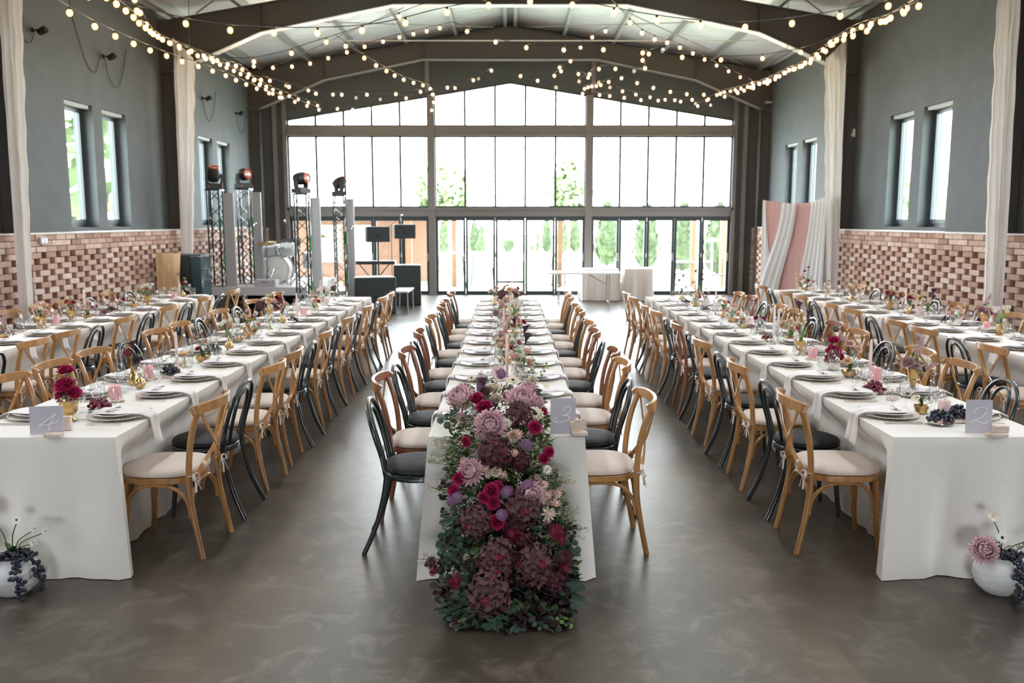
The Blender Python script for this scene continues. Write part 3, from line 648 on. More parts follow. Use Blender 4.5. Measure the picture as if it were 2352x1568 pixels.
def namecard():
    t = thing('name_card', 'x', 'card'); MB().box((0, 0, .001), (.035, .085, .0016)).build('card', 'paper', t, smooth=False)
    s = MB(); s.tube(smooth_path([(.0, -.075, .002), (.008, -.05, .004), (-.006, -.03, .004), (.004, 0, .005), (-.004, .03, .004), (.01, .055, .003), (-.01, .08, .002)], 4), .0012, 5)
    s.tube(smooth_path([(.0, .035, .004), (.02, .045, .004), (.012, .062, .004), (-.004, .04, .004)], 4), .0012, 5); s.build('string', 'ink', t); return t
def fork():
    mb = MB(); mb.bar([(-.1, 0, .003), (-.03, 0, .004), (.02, 0, .006), (.045, 0, .003)], [.011, .007, .004, .017], .002)
    for k in (-1.5, -.5, .5, 1.5): mb.bar([(.044, k * .005, .003), (.09, k * .0046, .005)], .0025, .0015)
    return mb.build('fork', 'goldcut')
def knife(): return MB().bar([(-.11, 0, .003), (-.02, 0, .003)], [.013, .009], .004).bar([(-.02, 0, .003), (0, 0, .003), (.08, 0, .003), (.105, .004, .003)], [.008, .015, .016, .004], .0016).build('knife', 'goldcut')
def wineglass():
    p = [(.036, 0), (.035, .0015), (.012, .004), (.0045, .010), (.004, .07), (.006, .085), (.022, .094), (.036, .112), (.042, .135), (.040, .16), (.035, .19), (.0338, .19), (.0388, .16), (.0405, .135), (.034, .113), (.02, .097), (0, .092)]
    return MB().open_lathe(p, 20).build('wine_glass', 'glass', ang=60)
def waterglass():
    p = [(.033, 0), (.032, .002), (.01, .004), (.006, .012), (.006, .03), (.018, .038), (.038, .052), (.042, .07), (.036, .125), (.0345, .125), (.0405, .07), (.036, .054), (.016, .042), (0, .04)]
    return MB().open_lathe(p, 20).build('water_glass', 'glass', ang=60)
K = {}
def put(kind, mk, x, y, z, rz, label, cat, grp):
    if kind not in K: K[kind] = o = mk()
    else: o = dup(K[kind])
    o.location = (x, y, z); o.rotation_euler = (0, 0, rz); return tag(o, label, cat, grp)
for (n, sd, i, y, edge, nrow) in SEAT:
    yy = y; xc = edge - sd * .192
    if not seen(xc, yy, TH, 60): continue
    if n == 3 and i == 0: pass
    rz = 0 if sd > 0 else PI; side = 'left' if sd < 0 else 'right'
    m_ = nrow if n != 1 else 15; m_ = len([1 for q in SEAT if q[0] == n and q[1] == sd])
    where = f'{ORD[i]} setting from front' if i < 7 and n in (2, 3, 4) else f'{ORD[m_ - 1 - i]} setting from glazed end'
    def L(s_): return f"{s_}, {side} side of {TN[n]}, {where}"
    g = f'on the {side} side of the {TN[n]}'
    e = R.uniform(-.008, .008); z = TH + .0035
    put('ch', charger, xc, yy + e, z, rz, L('beaded charger plate'), 'plate', 'charger plates ' + g)
    put('pl', plate, xc + R.uniform(-.004, .004), yy + e, z + .0145, rz, L('white dinner plate'), 'plate', 'dinner plates ' + g)
    put('nk', napkin, xc, yy + e, z + .0125, rz + math.radians(R.uniform(-2, 2)), L('blush napkin'), 'napkin', 'napkins ' + g)
    put('nc', namecard, xc - sd * .03, yy + e, z + .0415, rz + R.uniform(-.25, .25), L('name card with string'), 'card', 'name cards ' + g)
    put('fk', fork, xc, yy + e - .2 * sd, z, rz + R.uniform(-.05, .05) + PI, L('fork'), 'fork', 'forks ' + g)
    put('kn', knife, xc, yy + e + .2 * sd, z, rz + PI, L('knife'), 'knife', 'knives ' + g)
    gx = edge - sd * .345; hide = n == 3 and i == 0
    if not hide:
        put('wg', wineglass, gx + R.uniform(-.01, .01), yy + .10 + R.uniform(-.02, .02), z, 0, L('stemmed wine glass'), 'glass', 'wine glasses ' + g)
        put('wt', waterglass, gx + sd * .035, yy + .215 + R.uniform(-.012, .012), z, 0, L('water glass'), 'glass', 'water glasses ' + g)
# ------------------------------------------------------------------ flower heads (unit radius 1, facing +z), meshes shared by every copy
FM = {}
def petal(mb, az, L, W, t0, t1, cup=.25, r0=0, z0=0, nu=4, nv=2, wav=0, tip=.35, rr=R):
    """one petal: az around, tilt from vertical t0 (base) to t1 (tip) in degrees"""
    ca, sa = math.cos(az), math.sin(az); r, z = r0, z0; vs = []
    for i in range(nu + 1):
        u = i / nu; w = W * (math.sin(PI * min(1, .18 + .72 * u)) ** .8 if i < nu else tip)
        t = math.radians(t0 + (t1 - t0) * u)
        for j in range(nv + 1):
            v = -1 + 2 * j / nv; d = cup * W * v * v; e = wav * rr.uniform(-1, 1) * u
            rad = r - d * math.cos(t) + e; zz = z + d * math.sin(t) + e; s = w * v
            vs.append((rad * ca - s * sa, rad * sa + s * ca, zz))
        r += L / nu * math.sin(t); z += L / nu * math.cos(t)
    n = nv + 1
    mb.add(vs, [(i * n + j, i * n + j + 1, (i + 1) * n + j + 1, (i + 1) * n + j) for i in range(nu) for j in range(nv)])
def ring(mb, n, L, W, t0, t1, r0=0, z0=0, ph=0, jit=.12, **k):
    for i in range(n): petal(mb, ph + 2 * PI * (i + R.uniform(-jit, jit)) / n, L * R.uniform(.92, 1.06), W, t0 + R.uniform(-6, 6), t1 + R.uniform(-8, 8), r0=r0, z0=z0, **k)
def shape(kind):
    mb = MB()
    if kind == 'rose':
        ring(mb, 3, .62, .28, 8, -35, .06, 0, cup=-.5); ring(mb, 4, .68, .36, 14, -22, .14, -.02, .5, cup=-.5); ring(mb, 5, .74, .42, 26, -5, .2, -.06, .2, cup=-.4)
        ring(mb, 6, .82, .48, 42, 22, .24, -.12, .8, cup=-.3); ring(mb, 7, .9, .52, 62, 66, .26, -.18, .3, cup=-.15, wav=.03)
        mb.ball((0, 0, -.02), .3, 8, 5)
    elif kind == 'carnation':
        for i, (n, L, t) in enumerate([(6, .5, 8), (8, .62, 24), (9, .74, 42), (10, .82, 60), (10, .9, 80)]): ring(mb, n, L, .26, t, t + 10, .04, -.1 - i * .03, i, wav=.08, tip=1.2, nv=4)
        mb.ball((0, 0, .0), .25, 8, 5)
    elif kind == 'mum':
        for i, (n, L, a, b, r) in enumerate([(10, .5, 5, -60, .1), (14, .66, 18, -62, .16), (20, .84, 34, -52, .2), (24, .96, 54, -40, .22), (26, 1.02, 74, -18, .24), (24, 1.05, 94, 10, .24), (18, 1.0, 112, 50, .24)]): ring(mb, n, L, .12, a, b, r, .0 - i * .05, i * .7, cup=-.6, nu=5, tip=.55)
        mb.ball((0, 0, .05), .42, 10, 6)
    elif kind == 'gerbera':
        ring(mb, 13, .78, .17, 82, 92, .22, 0, cup=.1); ring(mb, 11, .62, .15, 74, 84, .18, .04, .25, cup=.1); mb.m = 1; mb.ball((0, 0, .06), .25, 10, 6, (1, 1, .5)); mb.m = 0
    elif kind == 'cosmos':
        ring(mb, 8, .8, .34, 66, 84, .14, 0, cup=.15, tip=.8, wav=.03); mb.m = 1; mb.ball((0, 0, .05), .16, 8, 5, (1, 1, .6)); mb.m = 0
    elif kind == 'spray':
        for i, (n, L, t) in enumerate([(10, .5, 20), (12, .7, 45), (14, .85, 68), (14, .95, 86)]): ring(mb, n, L, .13, t, t + 12, .06, -i * .03, i)
        mb.m = 1; mb.ball((0, 0, .12), .2, 8, 5); mb.m = 0
    elif kind == 'hydrangea':
        mb.ball((0, 0, 0), .8, 12, 8, (1, 1, .85)); N = 120
        for k in range(N):
            z = 1 - 1.55 * (k + .5) / N; a = k * 2.39996; q = math.sqrt(max(0, 1 - z * z)); nrm = Vector((q * math.cos(a), q * math.sin(a), z)); c = nrm * R.uniform(.78, 1.04); c.z *= .88
            u = nrm.orthogonal().normalized(); u.rotate(Matrix.Rotation(R.uniform(0, 6), 3, nrm)); w = nrm.cross(u); s = R.uniform(.15, .2)
            n2 = (nrm + Vector((R.uniform(-.6, .6), R.uniform(-.6, .6), R.uniform(-.6, .6)))).normalized(); u = (u - n2 * u.dot(n2)).normalized(); w = n2.cross(u); mb.m = 1 if R.random() < .12 else 0
            for e in range(4):
                d = u * math.cos(e * PI / 2) + w * math.sin(e * PI / 2); p = n2.cross(d); cu = R.uniform(.15, .5)
                mb.add([c, c + d * s * .32 + p * s * .38 + n2 * s * .05, c + d * s * .75 + p * s * .42 + n2 * s * cu * .7, c + d * s * 1.08 + n2 * s * cu * 1.1, c + d * s * .75 - p * s * .42 + n2 * s * cu * .7, c + d * s * .32 - p * s * .38 + n2 * s * .05, c + d * s * .6 + n2 * s * .02], [(0, 1, 6), (1, 2, 6), (2, 3, 6), (3, 4, 6), (4, 5, 6), (5, 0, 6)])
        mb.m = 0
    elif kind == 'allium':
        mb.ball((0, 0, 0), .7, 10, 7)
        for k in range(130):
            z = 1 - 2 * (k + .5) / 130; a = k * 2.39996; q = math.sqrt(1 - z * z); nrm = Vector((q * math.cos(a), q * math.sin(a), z)); u = nrm.orthogonal().normalized() * .11; w = nrm.cross(u); b = nrm * .68; t = nrm * R.uniform(.9, 1.05)
            mb.add([b + u * .4, b - u * .4, t - u, t + u, b + w * .4, b - w * .4, t - w, t + w], [(0, 1, 2, 3), (4, 5, 6, 7)])
    elif kind == 'pin':
        mb.ball((0, 0, .1), .5, 10, 7, (1, 1, .9))
        for k in range(90):
            z = 1 - 1.35 * (k + .5) / 90; a = k * 2.39996; q = math.sqrt(1 - z * z); n_ = Vector((q * math.cos(a), q * math.sin(a), z)); b = n_ * .45 + Vector((0, 0, .1)); m1 = b + n_ * .34; t = m1 + n_ * .22 + Vector((0, 0, .16)); u = n_.orthogonal().normalized() * .035
            mb.add([b - u, b + u, m1 + u, m1 - u, t + u * .9, t - u * .9], [(0, 1, 2, 3), (3, 2, 4, 5)])
    elif kind == 'bride':
        for i, (n, L, t) in enumerate([(8, .7, 4), (9, .82, 20), (9, .9, 38), (8, .8, 60)]): ring(mb, n, L, .13, t, t + 4 + i * 6, .1, -.15, i, tip=.05)
        mb.m = 1; mb.ball((0, 0, .2), .3, 8, 6, (1, 1, 1.3)); mb.m = 0
    elif kind == 'tulip':
        ring(mb, 3, 1.25, .42, 30, -22, .08, -.3, cup=-.5, jit=.02, nv=4); ring(mb, 3, 1.2, .42, 34, -16, .1, -.3, PI / 3, cup=-.5, jit=.02, nv=4)
    elif kind == 'calla':
        vs = []; n = 16; prof = [(.06, -1.5), (.14, -1.1), (.26, -.5), (.40, 0), (.62, .38), (.86, .5)]
        for i, (r_, z) in enumerate(prof):
            for j in range(n + 1):
                a = 2 * PI * j / n; k = max(0, math.cos(a)); u = i / (len(prof) - 1); sp = (j / n - .5) * .12 * u
                vs.append(((r_ + sp) * math.cos(a) * (1 + .25 * k * u), (r_ + sp) * math.sin(a), z + u * u * (.75 * k - .15)))
        m_ = n + 1; mb.add(vs, [(i * m_ + j, i * m_ + j + 1, (i + 1) * m_ + j + 1, (i + 1) * m_ + j) for i in range(len(prof) - 1) for j in range(n)])
    elif kind == 'sedum':
        for k in range(34):
            a = R.uniform(0, 2 * PI); r_ = R.random() ** .5 * .9; c = (r_ * math.cos(a), r_ * math.sin(a), .2 * math.cos(r_ * 1.4) + R.uniform(-.2, .1)); mb.ball(c, R.uniform(.1, .16), 5, 4)
    elif kind == 'lilac':
        for k in range(60):
            t = R.random(); a = R.uniform(0, 2 * PI); r_ = .38 * (1 - t) ** .7 * R.uniform(.6, 1); mb.ball((r_ * math.cos(a), r_ * math.sin(a), -.6 + 1.6 * t), R.uniform(.07, .11), 5, 4)
    return mb
TWO = {'gerbera': 'centre', 'cosmos': 'yellow', 'spray': 'yellow', 'hydrangea': 'crimson', 'bride': 'blush'}
NM = {'rose': 'rose_bloom', 'carnation': 'carnation_bloom', 'mum': 'chrysanthemum_bloom', 'gerbera': 'gerbera_bloom', 'cosmos': 'cosmos_bloom', 'spray': 'daisy_bloom', 'hydrangea': 'hydrangea_bloom', 'allium': 'allium_bloom', 'pin': 'pincushion_bloom', 'bride': 'protea_bloom', 'tulip': 'tulip_bloom', 'calla': 'calla_bloom', 'sedum': 'sedum_bloom', 'lilac': 'lilac_bloom'}
CN = {'magenta': 'magenta', 'pink': 'orchid pink', 'cream': 'cream', 'blush': 'blush pink', 'peach': 'peach', 'whitepet': 'white', 'burg': 'burgundy', 'burg2': 'dusky brown-red', 'plum': 'dark plum', 'crimson': 'crimson', 'allium': 'purple', 'mauve': 'mauve', 'light': 'pale green'}
def bloom(kind, m_, loc, r, d, parent, spin=None):
    key = (kind, m_)
    if key not in FM:
        mats = [m_, TWO.get(kind, m_)]; o = shape(kind).build(NM[kind], mats, parent, fix=False, ang=75)
        FM[key] = o.data
    else: o = bpy.data.objects.new(NM[kind], FM[key]); C.objects.link(o); o.parent = parent
    d = Vector(d).normalized(); q = d.to_track_quat('Z', 'Y'); o.rotation_mode = 'QUATERNION'
    o.rotation_quaternion = q @ Matrix.Rotation(R.uniform(0, 6) if spin is None else spin, 3, 'Z').to_quaternion(); o.location = loc; o.scale = (r, r, r)
    o['label'] = CN[m_] + ' ' + NM[kind].split('_')[0]
    return o
# ------------------------------------------------------------------ vases and holders (lathe profiles, origin on the table)
VP = {
 'urn': ([(.040, 0), (.042, .006), (.030, .012), (.016, .020), (.016, .028), (.040, .042), (.048, .06), (.047, .085), (.052, .112), (.056, .118), (.050, .118), (.044, .085), (.04, .05), (0, .045)], 'brass', 'brass footed urn'),
 'pear': ([(.020, 0), (.022, .004), (.036, .02), (.040, .038), (.032, .056), (.014, .072), (.011, .09), (.017, .104), (.014, .104), (.009, .09), (0, .08)], 'brass', 'small pear-shaped brass bud vase'),
 'bottle': ([(.030, 0), (.034, .01), (.036, .04), (.026, .07), (.016, .10), (.020, .125), (.017, .125), (.012, .10), (0, .09)], 'brass', 'brass bottle vase'),
 'bowl': ([(.030, 0), (.032, .004), (.05, .02), (.060, .042), (.062, .05), (.058, .05), (.048, .022), (0, .01)], 'brass', 'low brass bowl'),
 'sbowl': ([(.030, 0), (.045, .006), (.052, .03), (.054, .062), (.050, .062), (.047, .03), (0, .01)], 'silver', 'small silver pot'),
 'coupe': ([(.032, 0), (.030, .004), (.006, .012), (.005, .085), (.010, .095), (.046, .108), (.050, .116), (.046, .115), (0, .10)], 'brass', 'brass pedestal dish'),
 'tall': ([(.040, 0), (.038, .004), (.007, .014), (.005, .13), (.012, .15), (.035, .19), (.048, .215), (.044, .215), (.03, .19), (0, .17)], 'brass', 'tall stemmed brass cup'),
 'cone': ([(.003, .0), (.012, .03), (.030, .10), (.044, .16), (.047, .165), (.041, .16), (.02, .09), (0, .06)], 'brass', 'tapering brass cone vase'),
 'lowpot': ([(.034, 0), (.036, .004), (.032, .016), (.040, .03), (.042, .046), (.036, .046), (.032, .02), (0, .01)], 'brass', 'squat ribbed brass pot'),
 'grey': ([(.034, 0), (.036, .01), (.032, .07), (.036, .105), (.031, .105), (.028, .07), (0, .02)], 'stone', 'stone coloured cylinder vase'),
}
LBL = {}
def uniq(s):
    return s
def vase(kind, x, y, label, z=None, rz=0):
    p, m_, _ = VP[kind]
    key = 'v' + kind
    if key not in K: K[key] = o = MB().open_lathe(p, 24).build('vase', m_, ang=50)
    else: o = dup(K[key])
    o.location = (x, y, TH + .0035 if z is None else z); o.rotation_euler = (0, 0, rz)
    return tag(o, label, 'vase')
RIM = {'urn': .115, 'pear': .1, 'bottle': .12, 'bowl': .045, 'sbowl': .055, 'coupe': .112, 'tall': .21, 'cone': .16, 'lowpot': .04, 'grey': .1}
def bouquet(x, y, z, items, label, filler=None, stems=True, leaf=3):
    """items: (kind, material, dx, dy, dz, radius)"""
    t = thing('flower_bouquet', label, 'flowers', (x, y, z)); st = MB()
    for (k, m_, dx, dy, dz, r) in items:
        d = Vector((dx, dy, dz + .03)); toc = Vector((dx * 1.5, dy * 1.5 - .035, .06 + max(0, dz) * .3)) if k not in ('tulip', 'calla') else Vector((dx, dy, .3))
        bloom(k, m_, (dx, dy, dz), r * 1.28, toc, t)
        st.tube(smooth_path([(dx * .1, dy * .1, -.03), (dx * .35, dy * .35, dz * .4), (dx, dy, dz - r * .3)], 3), .0018, 5)
    g = 'light' if any(i[0] in ('tulip', 'calla') for i in items) else 'green'
    st.build('stems', g, t)
    if leaf:
        lf = MB()
        for k in range(leaf):
            a = R.uniform(0, 6.28); L = R.uniform(.05, .09) * (1.5 if g == 'light' else 1); petal(lf, a, L, .016, 20, 75, .2, 0, R.uniform(0, .02), tip=.1)
        lf.build('leaves', g, t, fix=False, ang=80)
    if filler:
        for k in range(2): bloom('sedum', filler, (R.uniform(-.03, .03), R.uniform(-.03, .02), .02), .03, (0, -.3, 1), t)
    return t
def cand(kind, x, y, label, h=None, base=0):
    z = TH + .0035 + base
    if kind in ('pillar', 'palepillar'):
        h = h or .085; t = thing('pillar_candle', label, 'candle', (x, y, z)); MB().lathe([(.033, 0), (.0345, .003), (.0345, h - .004), (.032, h), (.024, h - .003), (0, h - .005)], 24).build('wax_body', 'wax' if kind == 'pillar' else 'palewax', t); MB().tube([(0, 0, h - .006), (.001, 0, h + .009)], .0012, 5).build('wick', 'ink', t); return t
    if kind in ('taper', 'ivorytaper', 'lowtaper'):
        hh = {'taper': .062, 'ivorytaper': .10, 'lowtaper': .018}[kind]
        p = {'taper': [(.032, 0), (.031, .004), (.012, .012), (.007, .02), (.012, .026), (.007, .034), (.009, .05), (.014, .060), (.0125, .062), (0, .058)], 'ivorytaper': [(.036, 0), (.034, .005), (.012, .015), (.009, .03), (.014, .04), (.009, .05), (.011, .08), (.017, .098), (.0135, .10), (0, .094)], 'lowtaper': [(.024, 0), (.022, .004), (.012, .006), (.0125, .018), (0, .016)]}[kind]
        key = 'h' + kind
        if key not in K: K[key] = o = MB().lathe(p, 20).build('candlestick', 'silver')
        else: o = dup(K[key])
        o.location = (x, y, z); tag(o, 'silver candlestick under the ' + label, 'candlestick')
        L = h or .25; t = thing('taper_candle', label, 'candle', (x, y, z + hh - .001)); MB().lathe([(.0115, 0), (.0105, L * .7), (.0075, L - .006), (0, L)], 14).build('wax_body', 'palewax' if kind != 'ivorytaper' else 'ivorywax', t); MB().tube([(0, 0, L - .002), (.001, 0, L + .01)], .001, 5).build('wick', 'ink', t); return t
GB = {}
def grapes(x, y, z, label, m_='grape', n=34, sx=.06, sy=.045, h=.05, r=.0105, hang=None, near=1.55):
    t = thing('grape_bunch', label, 'grapes', (x, y, z), R.uniform(-.3, .3))
    if m_ not in GB: GB[m_] = MB().ball((0, 0, 0), r, 10, 7, (1, 1, 1.15)).build('grape', m_); first = GB[m_]
    else: first = None
    pts = []; tries = 0
    while len(pts) < n and tries < 3000:
        tries += 1
        if hang: p = hang()
        else:
            a = R.uniform(0, 6.28); q = R.random() ** .5; p = Vector((sx * q * math.cos(a), sy * q * math.sin(a), r + R.random() * h * max(0, 1 - q * q * .85)))
        if all((p - o).length > r * near for o in pts): pts.append(p)
    for i, p in enumerate(pts):
        if first is not None and i == 0: o = first
        else: o = GB[m_].copy(); C.objects.link(o)
        o.parent = t; o.location = p; o.rotation_euler = (R.uniform(-1, 1), R.uniform(-1, 1), 0)
    MB().tube(smooth_path([pts[0], (0, 0, h), (.02, .01, h + .02)], 3), .0016, 5).build('grape_stem', 'olive', t)
    return t
def block(x, y, z, w, d, h, rz, label):
    o = MB().box((0, 0, h / 2), (w, d, h)).build('stone_block', 'stone', smooth=False); b = o.modifiers.new('b', 'BEVEL'); b.width = .003; o.location = (x, y, z); o.rotation_euler = (0, 0, rz); return tag(o, label, 'stone')
def at(px, py): p = atz(px, py, TH); return p[0], p[1]
Z = TH + .0035
AR = {  # ready made flower recipes
 'roses3': [('rose', 'magenta', -.01, -.01, .085, .044), ('rose', 'magenta', .04, -.01, .045, .032), ('rose', 'magenta', -.038, 0, .03, .03), ('rose', 'magenta', -.005, .01, .165, .037), ('sedum', 'mauve', .02, -.03, .015, .03), ('sedum', 'mauve', -.03, -.02, .015, .028)],
 'plum': [('pin', 'crimson', -.02, 0, .09, .03), ('pin', 'plum', .02, 0, .05, .026), ('calla', 'plum', .01, 0, .17, .022), ('calla', 'plum', .03, -.01, .02, .022)],
 'tulips': [('tulip', 'whitepet', -.06, 0, .12, .024), ('tulip', 'whitepet', -.03, .01, .14, .024), ('tulip', 'cream', .02, 0, .15, .024), ('tulip', 'cream', .05, 0, .11, .024), ('tulip', 'whitepet', .07, .02, .15, .024)],
 'mixed': [('rose', 'cream', -.04, 0, .10, .028), ('carnation', 'peach', .01, -.02, .09, .028), ('rose', 'magenta', .05, 0, .08, .024), ('carnation', 'blush', .0, .02, .15, .028), ('spray', 'cream', -.07, .01, .14, .022), ('spray', 'whitepet', .08, 0, .13, .02), ('sedum', 'light', 0, -.03, .04, .03)],
 'big': [('carnation', 'cream', -.07, 0, .09, .034), ('carnation', 'peach', 0, -.03, .09, .034), ('carnation', 'cream', -.02, .03, .13, .034), ('rose', 'blush', .06, 0, .07, .03), ('rose', 'magenta', .10, .02, .10, .024), ('hydrangea', 'burg2', -.09, 0, .03, .05), ('spray', 'cream', .02, -.05, .03, .028), ('hydrangea', 'burg2', .07, .03, .04, .045), ('sedum', 'mauve', .11, 0, .04, .04)],
 'rose1': [('rose', 'magenta', -.03, 0, .06, .022), ('rose', 'blush', .03, 0, .12, .026), ('spray', 'blush', -.04, .02, .15, .018), ('spray', 'mauve', -.02, 0, .18, .018)],
 'ikebana': [('carnation', 'blush', -.01, 0, .20, .034), ('carnation', 'blush', .05, 0, .16, .032), ('carnation', 'peach', -.03, -.02, .08, .028), ('carnation', 'peach', .06, .02, .10, .026), ('lilac', 'mauve', -.06, 0, .24, .05)],
 'cosmosmix': [('cosmos', 'cream', -.035, 0, .045, .024), ('cosmos', 'whitepet', .05, -.02, .03, .024)],
 'brown': [('rose', 'mauve', -.045, -.01, .05, .034), ('carnation', 'mauve', .0, -.03, .03, .03), ('lilac', 'mauve', .02, 0, .15, .06), ('bride', 'whitepet', .07, -.01, .06, .036), ('spray', 'light', -.01, 0, .10, .018), ('lilac', 'mauve', .10, 0, .02, .045), ('sedum', 'burg', .05, .02, .02, .04), ('spray', 'light', .01, -.04, .0, .016)],
 'callas': [('calla', 'plum', -.03, 0, .30, .026), ('calla', 'plum', .05, 0, .24, .03), ('calla', 'plum', .06, .02, .17, .028), ('rose', 'cream', -.06, 0, .14, .024), ('tulip', 'whitepet', -.05, -.02, .05, .022)],
 'pinkroses': [('rose', 'blush', -.05, 0, .09, .032), ('rose', 'blush', .05, 0, .05, .032), ('rose', 'blush', .03, .02, .13, .03), ('tulip', 'whitepet', 0, 0, .09, .024)],
 'duo': [('rose', 'magenta', -.04, 0, .10, .024), ('rose', 'magenta', .03, 0, .09, .022), ('lilac', 'light', 0, 0, .12, .04), ('spray', 'mauve', .02, 0, .05, .02)],
 'peachy': [('carnation', 'peach', 0, 0, .05, .032), ('carnation', 'blush', .04, .02, .11, .028), ('carnation', 'peach', -.05, 0, .10, .026), ('spray', 'light', 0, 0, .16, .02)],
 'redstem': [('rose', 'crimson', -.04, 0, .18, .02), ('rose', 'magenta', .01, 0, .24, .02), ('spray', 'blush', -.08, 0, .12, .02), ('rose', 'cream', .05, 0, .08, .024)],
 'tallpink': [('allium', 'mauve', -.05, 0, .24, .02), ('rose', 'magenta', 0, 0, .10, .026), ('spray', 'light', .04, 0, .17, .022), ('rose', 'cream', .05, 0, .12, .02)],
}
AD = {'roses3': 'magenta roses', 'plum': 'dark plum callas and pincushions', 'tulips': 'white tulips with green leaves', 'mixed': 'cream, peach and magenta mix', 'big': 'large cream and peach bunch', 'rose1': 'magenta and blush rose', 'ikebana': 'peach carnations on bare stems', 'cosmosmix': 'white and cream cosmos', 'brown': 'dusky mauve and cream bunch', 'callas': 'dark callas and cream roses', 'pinkroses': 'blush roses', 'duo': 'two magenta roses', 'peachy': 'peach carnations', 'redstem': 'tall red and cream stems', 'tallpink': 'tall allium and magenta rose'}
# centre line of every table: (kind, recipe, px, py of the base in the photo)
CP = {
 4: [('urn', 'roses3', 160, 966), ('rgr', '', 230, 944), ('pillar', '', 266, 922), ('pear', '', 322, 893), ('bottle', 'plum', 308, 884), ('pillar', '', 341, 872), ('bgr', '', 378, 868), ('taper', '', 408, 858), ('coupe', '', 425, 844), ('bowl', 'rose1', 466, 832), ('bgr', '', 490, 812), ('pear', 'tulips', 527, 804), ('bowl', '', 546, 786), ('urn', 'mixed', 571, 778), ('sbowl', 'peachy', 584, 786), ('tall', 'big', 621, 756), ('pear', 'peachy', 649, 742), ('bgr', '', 664, 741), ('taper', '', 683, 736), ('pillar', '', 697, 726), ('sbowl', 'mixed', 722, 718), ('pear', 'peachy', 726, 709), ('palepillar', '', 749, 701), ('lowtaper', '', 737, 697), ('bowl', 'tulips', 742, 694), ('coupe', 'rose1', 768, 689), ('taper', '', 757, 687)],
 3: [('pillar', '', 1143, 874), ('grey', 'callas', 1178, 862), ('lowtaper', '', 1164, 866), ('sbowl', 'pinkroses', 1200, 868), ('bowl', 'mixed', 1160, 836), ('sbowl', 'mixed', 1150, 822), ('bowl', 'duo', 1182, 826), ('sbowl', 'brown', 1158, 806), ('urn', 'peachy', 1180, 790), ('lowtaper', '', 1157, 785), ('bowl', 'pinkroses', 1170, 765), ('sbowl', 'mixed', 1190, 772), ('pear', 'brown', 1150, 752), ('sbowl', 'peachy', 1186, 734), ('bowl', 'mixed', 1152, 715), ('pear', 'mixed', 1184, 710), ('bottle', 'tulips', 1182, 754), ('lowtaper', '', 1172, 746), ('pear', 'peachy', 1160, 737), ('tall', 'big', 1170, 722), ('pear', 'pinkroses', 1136, 702), ('lowtaper', '', 1176, 704), ('bowl', 'redstem', 1166, 697), ('taper', '', 1176, 688)],
 2: [('cone', 'brown', 2118, 906), ('lowpot', 'cosmosmix', 2115, 949), ('palepillar', '', 2167, 958), ('bgr', '', 2200, 968), ('bgr', '', 2158, 975), ('rgr', '', 2007, 903), ('pillar', '', 2014, 880), ('taper', '', 1996, 882), ('bowl', 'ikebana', 1951, 867), ('sbowl', 'roses3', 1914, 850), ('pillar', '', 1866, 826), ('urn', 'callas', 1839, 815), ('ivorytaper', '', 1776, 790), ('taper', '', 1786, 786), ('rgr', '', 1762, 783), ('sbowl', 'duo', 1745, 766), ('bowl', 'mixed', 1815, 786), ('bowl', 'peachy', 1705, 754), ('palepillar', '', 1722, 752), ('pear', 'mixed', 1661, 731), ('pinkbowl', 'pinkroses', 1680, 740), ('taper', '', 1643, 722), ('bgr', '', 1618, 717), ('bowl', 'mixed', 1597, 704), ('bgr', '', 1575, 700), ('pear', 'redstem', 1566, 690), ('bottle', 'callas', 1602, 692), ('taper', '', 1645, 690), ('sbowl', 'peachy', 1628, 700)],
 5: [('urn', 'pinkroses', 96, 755), ('bgr', '', 42, 762), ('pillar', '', 130, 746), ('urn', 'duo', 165, 737), ('lowtaper', '', 171, 726), ('bowl', 'mixed', 202, 733), ('rgr', '', 240, 724), ('pillar', '', 238, 716), ('bgr', '', 256, 716), ('sbowl', 'duo', 279, 715), ('bowl', 'peachy', 308, 706), ('pear', 'mixed', 306, 696), ('urn', 'tulips', 339, 700), ('pillar', '', 401, 687), ('pear', 'tallpink', 420, 682), ('bowl', 'brown', 8, 778)],
 1: [('urn', 'tulips', 2297, 770), ('pillar', '', 2266, 762), ('cone', 'brown', 2336, 758), ('sbowl', 'pinkroses', 2196, 748), ('bgr', '', 2172, 740), ('ivorytaper', '', 2208, 716), ('palepillar', '', 2110, 724), ('pear', 'tallpink', 2096, 722), ('sbowl', 'duo', 2060, 710), ('urn', 'duo', 2044, 712), ('palepillar', '', 1973, 694), ('pear', 'peachy', 1955, 692), ('bgr', '', 2008, 684), ('bowl', 'peachy', 1902, 676), ('coupe', '', 1898, 680), ('palepillar', '', 1870, 670), ('sbowl', 'duo', 1862, 668), ('bowl', 'mixed', 1815, 660), ('urn', 'mixed', 1806, 656), ('redsp', 'redstem', 1818, 652), ('bgr', '', 1835, 664), ('sbowl', 'callas', 2140, 728)],
}
TN2 = TN
